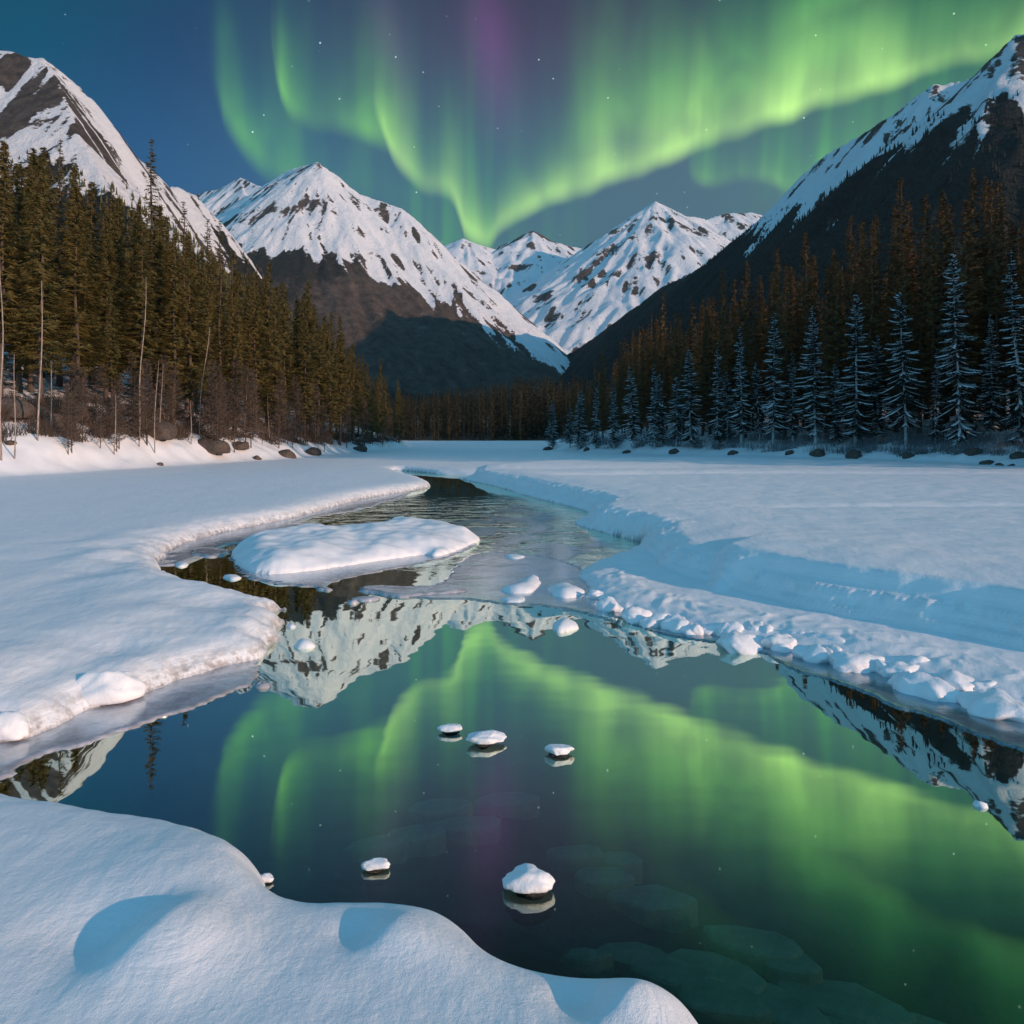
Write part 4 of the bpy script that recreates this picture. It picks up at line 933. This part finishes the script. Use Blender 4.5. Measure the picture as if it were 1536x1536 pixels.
o = link('slush', sl); o['kind'] = 'stuff'; o['label'] = 'streaks of pale slush drifting on the narrow current'

# snow islet and floes
sheet('snow_islet', [(345, 828), (352, 842), (365, 858), (395, 863), (430, 862), (500, 853), (570, 842), (640, 832), (652, 838), (690, 826), (700, 820), (722, 812), (712, 804), (680, 797), (640, 790), (600, 787), (575, 791), (555, 800), (500, 800), (430, 803), (375, 812)], M['snow'],
      'long rounded snow islet in the middle of the stream', 'snow islet', z0=-.3, z1=.05, dome=.46, sub=.06, seed=11, amp=.24)
for pts, lab in [([(455, 798), (480, 793), (512, 794), (518, 798), (490, 801)], 'small flat snow floe above the islet'), ([(506, 790), (540, 787), (582, 790), (575, 793), (530, 793)], 'thin long snow floe above the islet, beside the small flat one'),
                 ([(283, 826), (318, 822), (345, 828), (330, 836), (300, 838)], 'grey ice floe at the left end of the islet'), ([(260, 848), (275, 843), (285, 847), (275, 852)], 'tiny snow floe in the left corner of the channel'),
                 ([(333, 865), (355, 864), (362, 868), (345, 872)], 'tiny white floe below the left end of the islet'), ([(470, 884), (490, 882), (503, 886), (490, 888)], 'thin ice sliver below the islet'),
                 ([(532, 884), (560, 880), (610, 882), (640, 880), (700, 884), (706, 890), (655, 893), (600, 897), (560, 892)], 'long blue ice floe before the mirrored mountain'),
                 ([(518, 899), (550, 896), (575, 899), (545, 902)], 'small thin ice plate left of the long blue floe'), ([(516, 904), (530, 902), (540, 905), (528, 907)], 'smallest ice plate under the long blue floe'),
                 ([(742, 886), (775, 882), (790, 868), (808, 866), (812, 878), (800, 890), (770, 893)], 'curved white snow floe on the clear ice'), ([(818, 884), (842, 878), (868, 882), (880, 893), (858, 900), (828, 898)], 'rounded snow cushion next to the right ice edge'),
                 ([(830, 936), (850, 931), (870, 938), (862, 945), (838, 951), (828, 945)], 'white snow lump alone in front of the clear ice'), ([(745, 900), (780, 896), (800, 902), (770, 907)], 'low white floe at the cracked front of the clear ice'),
                 ([(440, 966), (458, 962), (474, 968), (462, 974), (443, 974)], 'small snow capped floe off the left snow point'), ([(425, 940), (436, 937), (446, 941), (436, 945)], 'bluish ice knob at the tip of the left snow point'),
                 ([(1456, 1206), (1475, 1207), (1490, 1214), (1470, 1213)], 'tiny white ice flake alone on the dark right water'),
                 ([(752, 835), (775, 832), (790, 836), (770, 840)], 'small ice chip in the slush'), ([(385, 1022), (400, 1028), (409, 1032), (390, 1034)], 'small ragged ice flake at the corner of the left thin ice')]:
    big = lab.startswith(('rounded', 'white snow lump', 'curved', 'small snow'))
    Yc = P(*pts[0])[1]
    sheet('ice_floe', pts, M['ice_left'] if 'ice' in lab and 'snow' not in lab and 'white' not in lab and 'knob' not in lab and 'chip' not in lab else M['snow'], lab, 'ice floe', z0=-.05, z1=.03, dome=.15 if big else .035, sub=.004 * Yc if big else .005 * Yc, seed=len(lab), group='ice floes in the stream', amp=.04 if big else .01)

# snow lumps along the right ice edge
lumps = [(103, 330, 25), (150, 365, 38), (235, 395, 45), (300, 415, 40), (370, 425, 45), (430, 440, 35), (490, 445, 28), (545, 445, 42), (590, 480, 66), (730, 490, 45), (830, 525, 45), (905, 520, 34), (980, 550, 66), (870, 485, 60), (1080, 567, 38), (1140, 585, 42), (1210, 627, 76), (1330, 620, 62), (1430, 640, 46), (1480, 690, 92), (1350, 580, 55), (1190, 562, 52), (1510, 620, 44), (640, 442, 44), (690, 455, 36), (780, 470, 40), (465, 418, 26), (400, 400, 28)]
for k, (a, b, r) in enumerate(lumps):
    px, py, rp = 850 + a / 2.239, 740 + b / 2.239, r / 2.239 * 1.12
    front = True; X_, Y_ = P(px, py + rp * .25, .12); s = rp / F * Y_
    if px < 960: w = 'where the edge turns the corner'
    elif px < 1140: w = 'on the far stretch of the edge'
    elif px < 1340: w = 'on the middle stretch of the edge'
    else: w = 'on the near stretch of the edge'
    size = 'big' if r > 58 else 'small' if r < 36 else 'middling'
    tag(link('snow_lump', rock_mesh('snow_lump', 900 + k, s * 1.35, s * 1.0, min(s * .8, .20), M['snow'], 4, .5, -.6, .04, .35), None, (X_, Y_ + .10, .03), k * 2.1), '%s rounded snow lump %s, right ice edge' % (size, w), 'snow lump', 'snow lumps along the right ice edge')

# snow capped stones standing in the water
def capped(px, py, wpx, lab, seed, hs=.55, stretch=.75, rz=0.):
    X_, Y_ = P(px, py, .0); s = wpx / 2 / F * Y_
    root = bpy.data.objects.new('snow_capped_stone', None); COL.objects.link(root); root.location = (X_, Y_, 0); root.rotation_euler = (0, 0, rz)
    tag(root, lab, 'stone', 'snow capped stones in the water')
    link('stone', rock_mesh('stone', seed, s * .92, s * stretch * .92, s * .8, M['stone'], 3, .25, -.9), root, (0, 0, -s * .48))
    link('snow_cap', rock_mesh('snow_cap', seed + 1, s, s * stretch, s * hs, M['snow'], 4, .25, -.28, .03, .15), root, (0, 0, s * .30))
capped(793, 1333, 84, 'largest snow capped stone, alone at the bottom middle of the water', 950, .42, .62)
capped(563, 1304, 44, 'small snow capped stone off the near left bank', 952, .40, .6)
capped(728, 1115, 60, 'middle and largest of the three snow capped stones in midstream', 954, .36, .62)
capped(675, 1098, 40, 'left one of the three snow capped stones in midstream', 956, .36, .55)
capped(838, 1132, 46, 'right one of the three snow capped stones in midstream', 958, .38, .6)
capped(163, 1052, 105, 'blue shaded snow covered boulder on the left bank beside thin ice', 960, .7, .6, .3)
capped(8, 1108, 90, 'snow covered stone cut by the left edge of the photo', 962, .6, .6)
capped(398, 1322, 30, 'small dirty stone on the rim of the near bank', 964, .5, .6)

# slabs of rock under the water
slabs = [(905, 1288, 66, .4), (975, 1318, 80, .35), (928, 1262, 50, .5), (955, 1398, 78, .5), (1060, 1420, 110, .5), (1130, 1385, 90, .5), (1180, 1412, 70, .6), (1150, 1470, 110, .6), (1262, 1462, 120, .6), (1290, 1515, 110, .6), (1010, 1460, 80, .5), (860, 1250, 60, .3), (700, 1210, 70, .1), (620, 1225, 64, .1), (560, 1240, 60, .0), (660, 1185, 60, .1), (1400, 1520, 110, .5), (760, 1180, 60, .1), (1080, 1510, 100, .5), (880, 1425, 50, .4)]
for k, (px, py, w, a) in enumerate(slabs):
    X_, Y_ = P(px, py, -.45); s = w / 2 / F * Y_ * 1.28
    z = gh(X_, Y_); near = 'under the green reflection at lower right' if px > 1000 else 'right of the largest snow capped stone' if px > 840 else 'below the three midstream stones'
    sz = 'large' if w > 95 else 'small' if w < 66 else 'medium'
    bm = bmesh.new(); r = random.Random(980 + k); m = 7 + k % 3; ang = sorted(i * 2 * math.pi / m + r.uniform(-.28, .28) for i in range(m))
    vs = [bm.verts.new((s * 1.35 * math.cos(t) * r.uniform(.8, 1.08), s * .62 * math.sin(t) * r.uniform(.75, 1.1), .10 + .05 * math.cos(t))) for t in ang]
    f = bm.faces.new(vs); ex = bmesh.ops.extrude_face_region(bm, geom=[f]); lowv = [v for v in ex['geom'] if isinstance(v, bmesh.types.BMVert)]
    for v in lowv: v.co.z = -.3; v.co.x *= 1.04; v.co.y *= 1.04
    bmesh.ops.recalc_face_normals(bm, faces=bm.faces[:]); bmesh.ops.bevel(bm, geom=bm.edges[:], offset=.05, segments=3, affect='EDGES', profile=.6)
    sm = bpy.data.meshes.new('submerged_rock'); bm.to_mesh(sm); bm.free(); sm.materials.append(M['slab'])
    tag(link('submerged_rock', sm, None, (X_, Y_, z + .06), -a), '%s flat rock under water %s' % (sz, near), 'submerged rock', 'flat rocks on the river bed')

# ------------------------------------------------------------------ cold valley air
hb = make_mesh('haze', [(x, y, z) for z in (-4, 1500) for x, y in ((-6000, -1500), (6000, -1500), (6000, 7500), (-6000, 7500))], [np.array([[0, 3, 2, 1], [4, 5, 6, 7], [0, 1, 5, 4], [1, 2, 6, 5], [2, 3, 7, 6], [3, 0, 4, 7]])])
m, N, out = new_mat('haze'); v = N.add('ShaderNodeVolumePrincipled'); v.inputs['Color'].default_value = (.62, .80, .90, 1); v.inputs['Density'].default_value = 2.2e-5; v.inputs['Anisotropy'].default_value = .2
N.l.new(v.outputs[0], out.inputs['Volume']); hb.materials.append(m); o = link('haze', hb); o['kind'] = 'stuff'; o['label'] = 'thin blue valley haze'
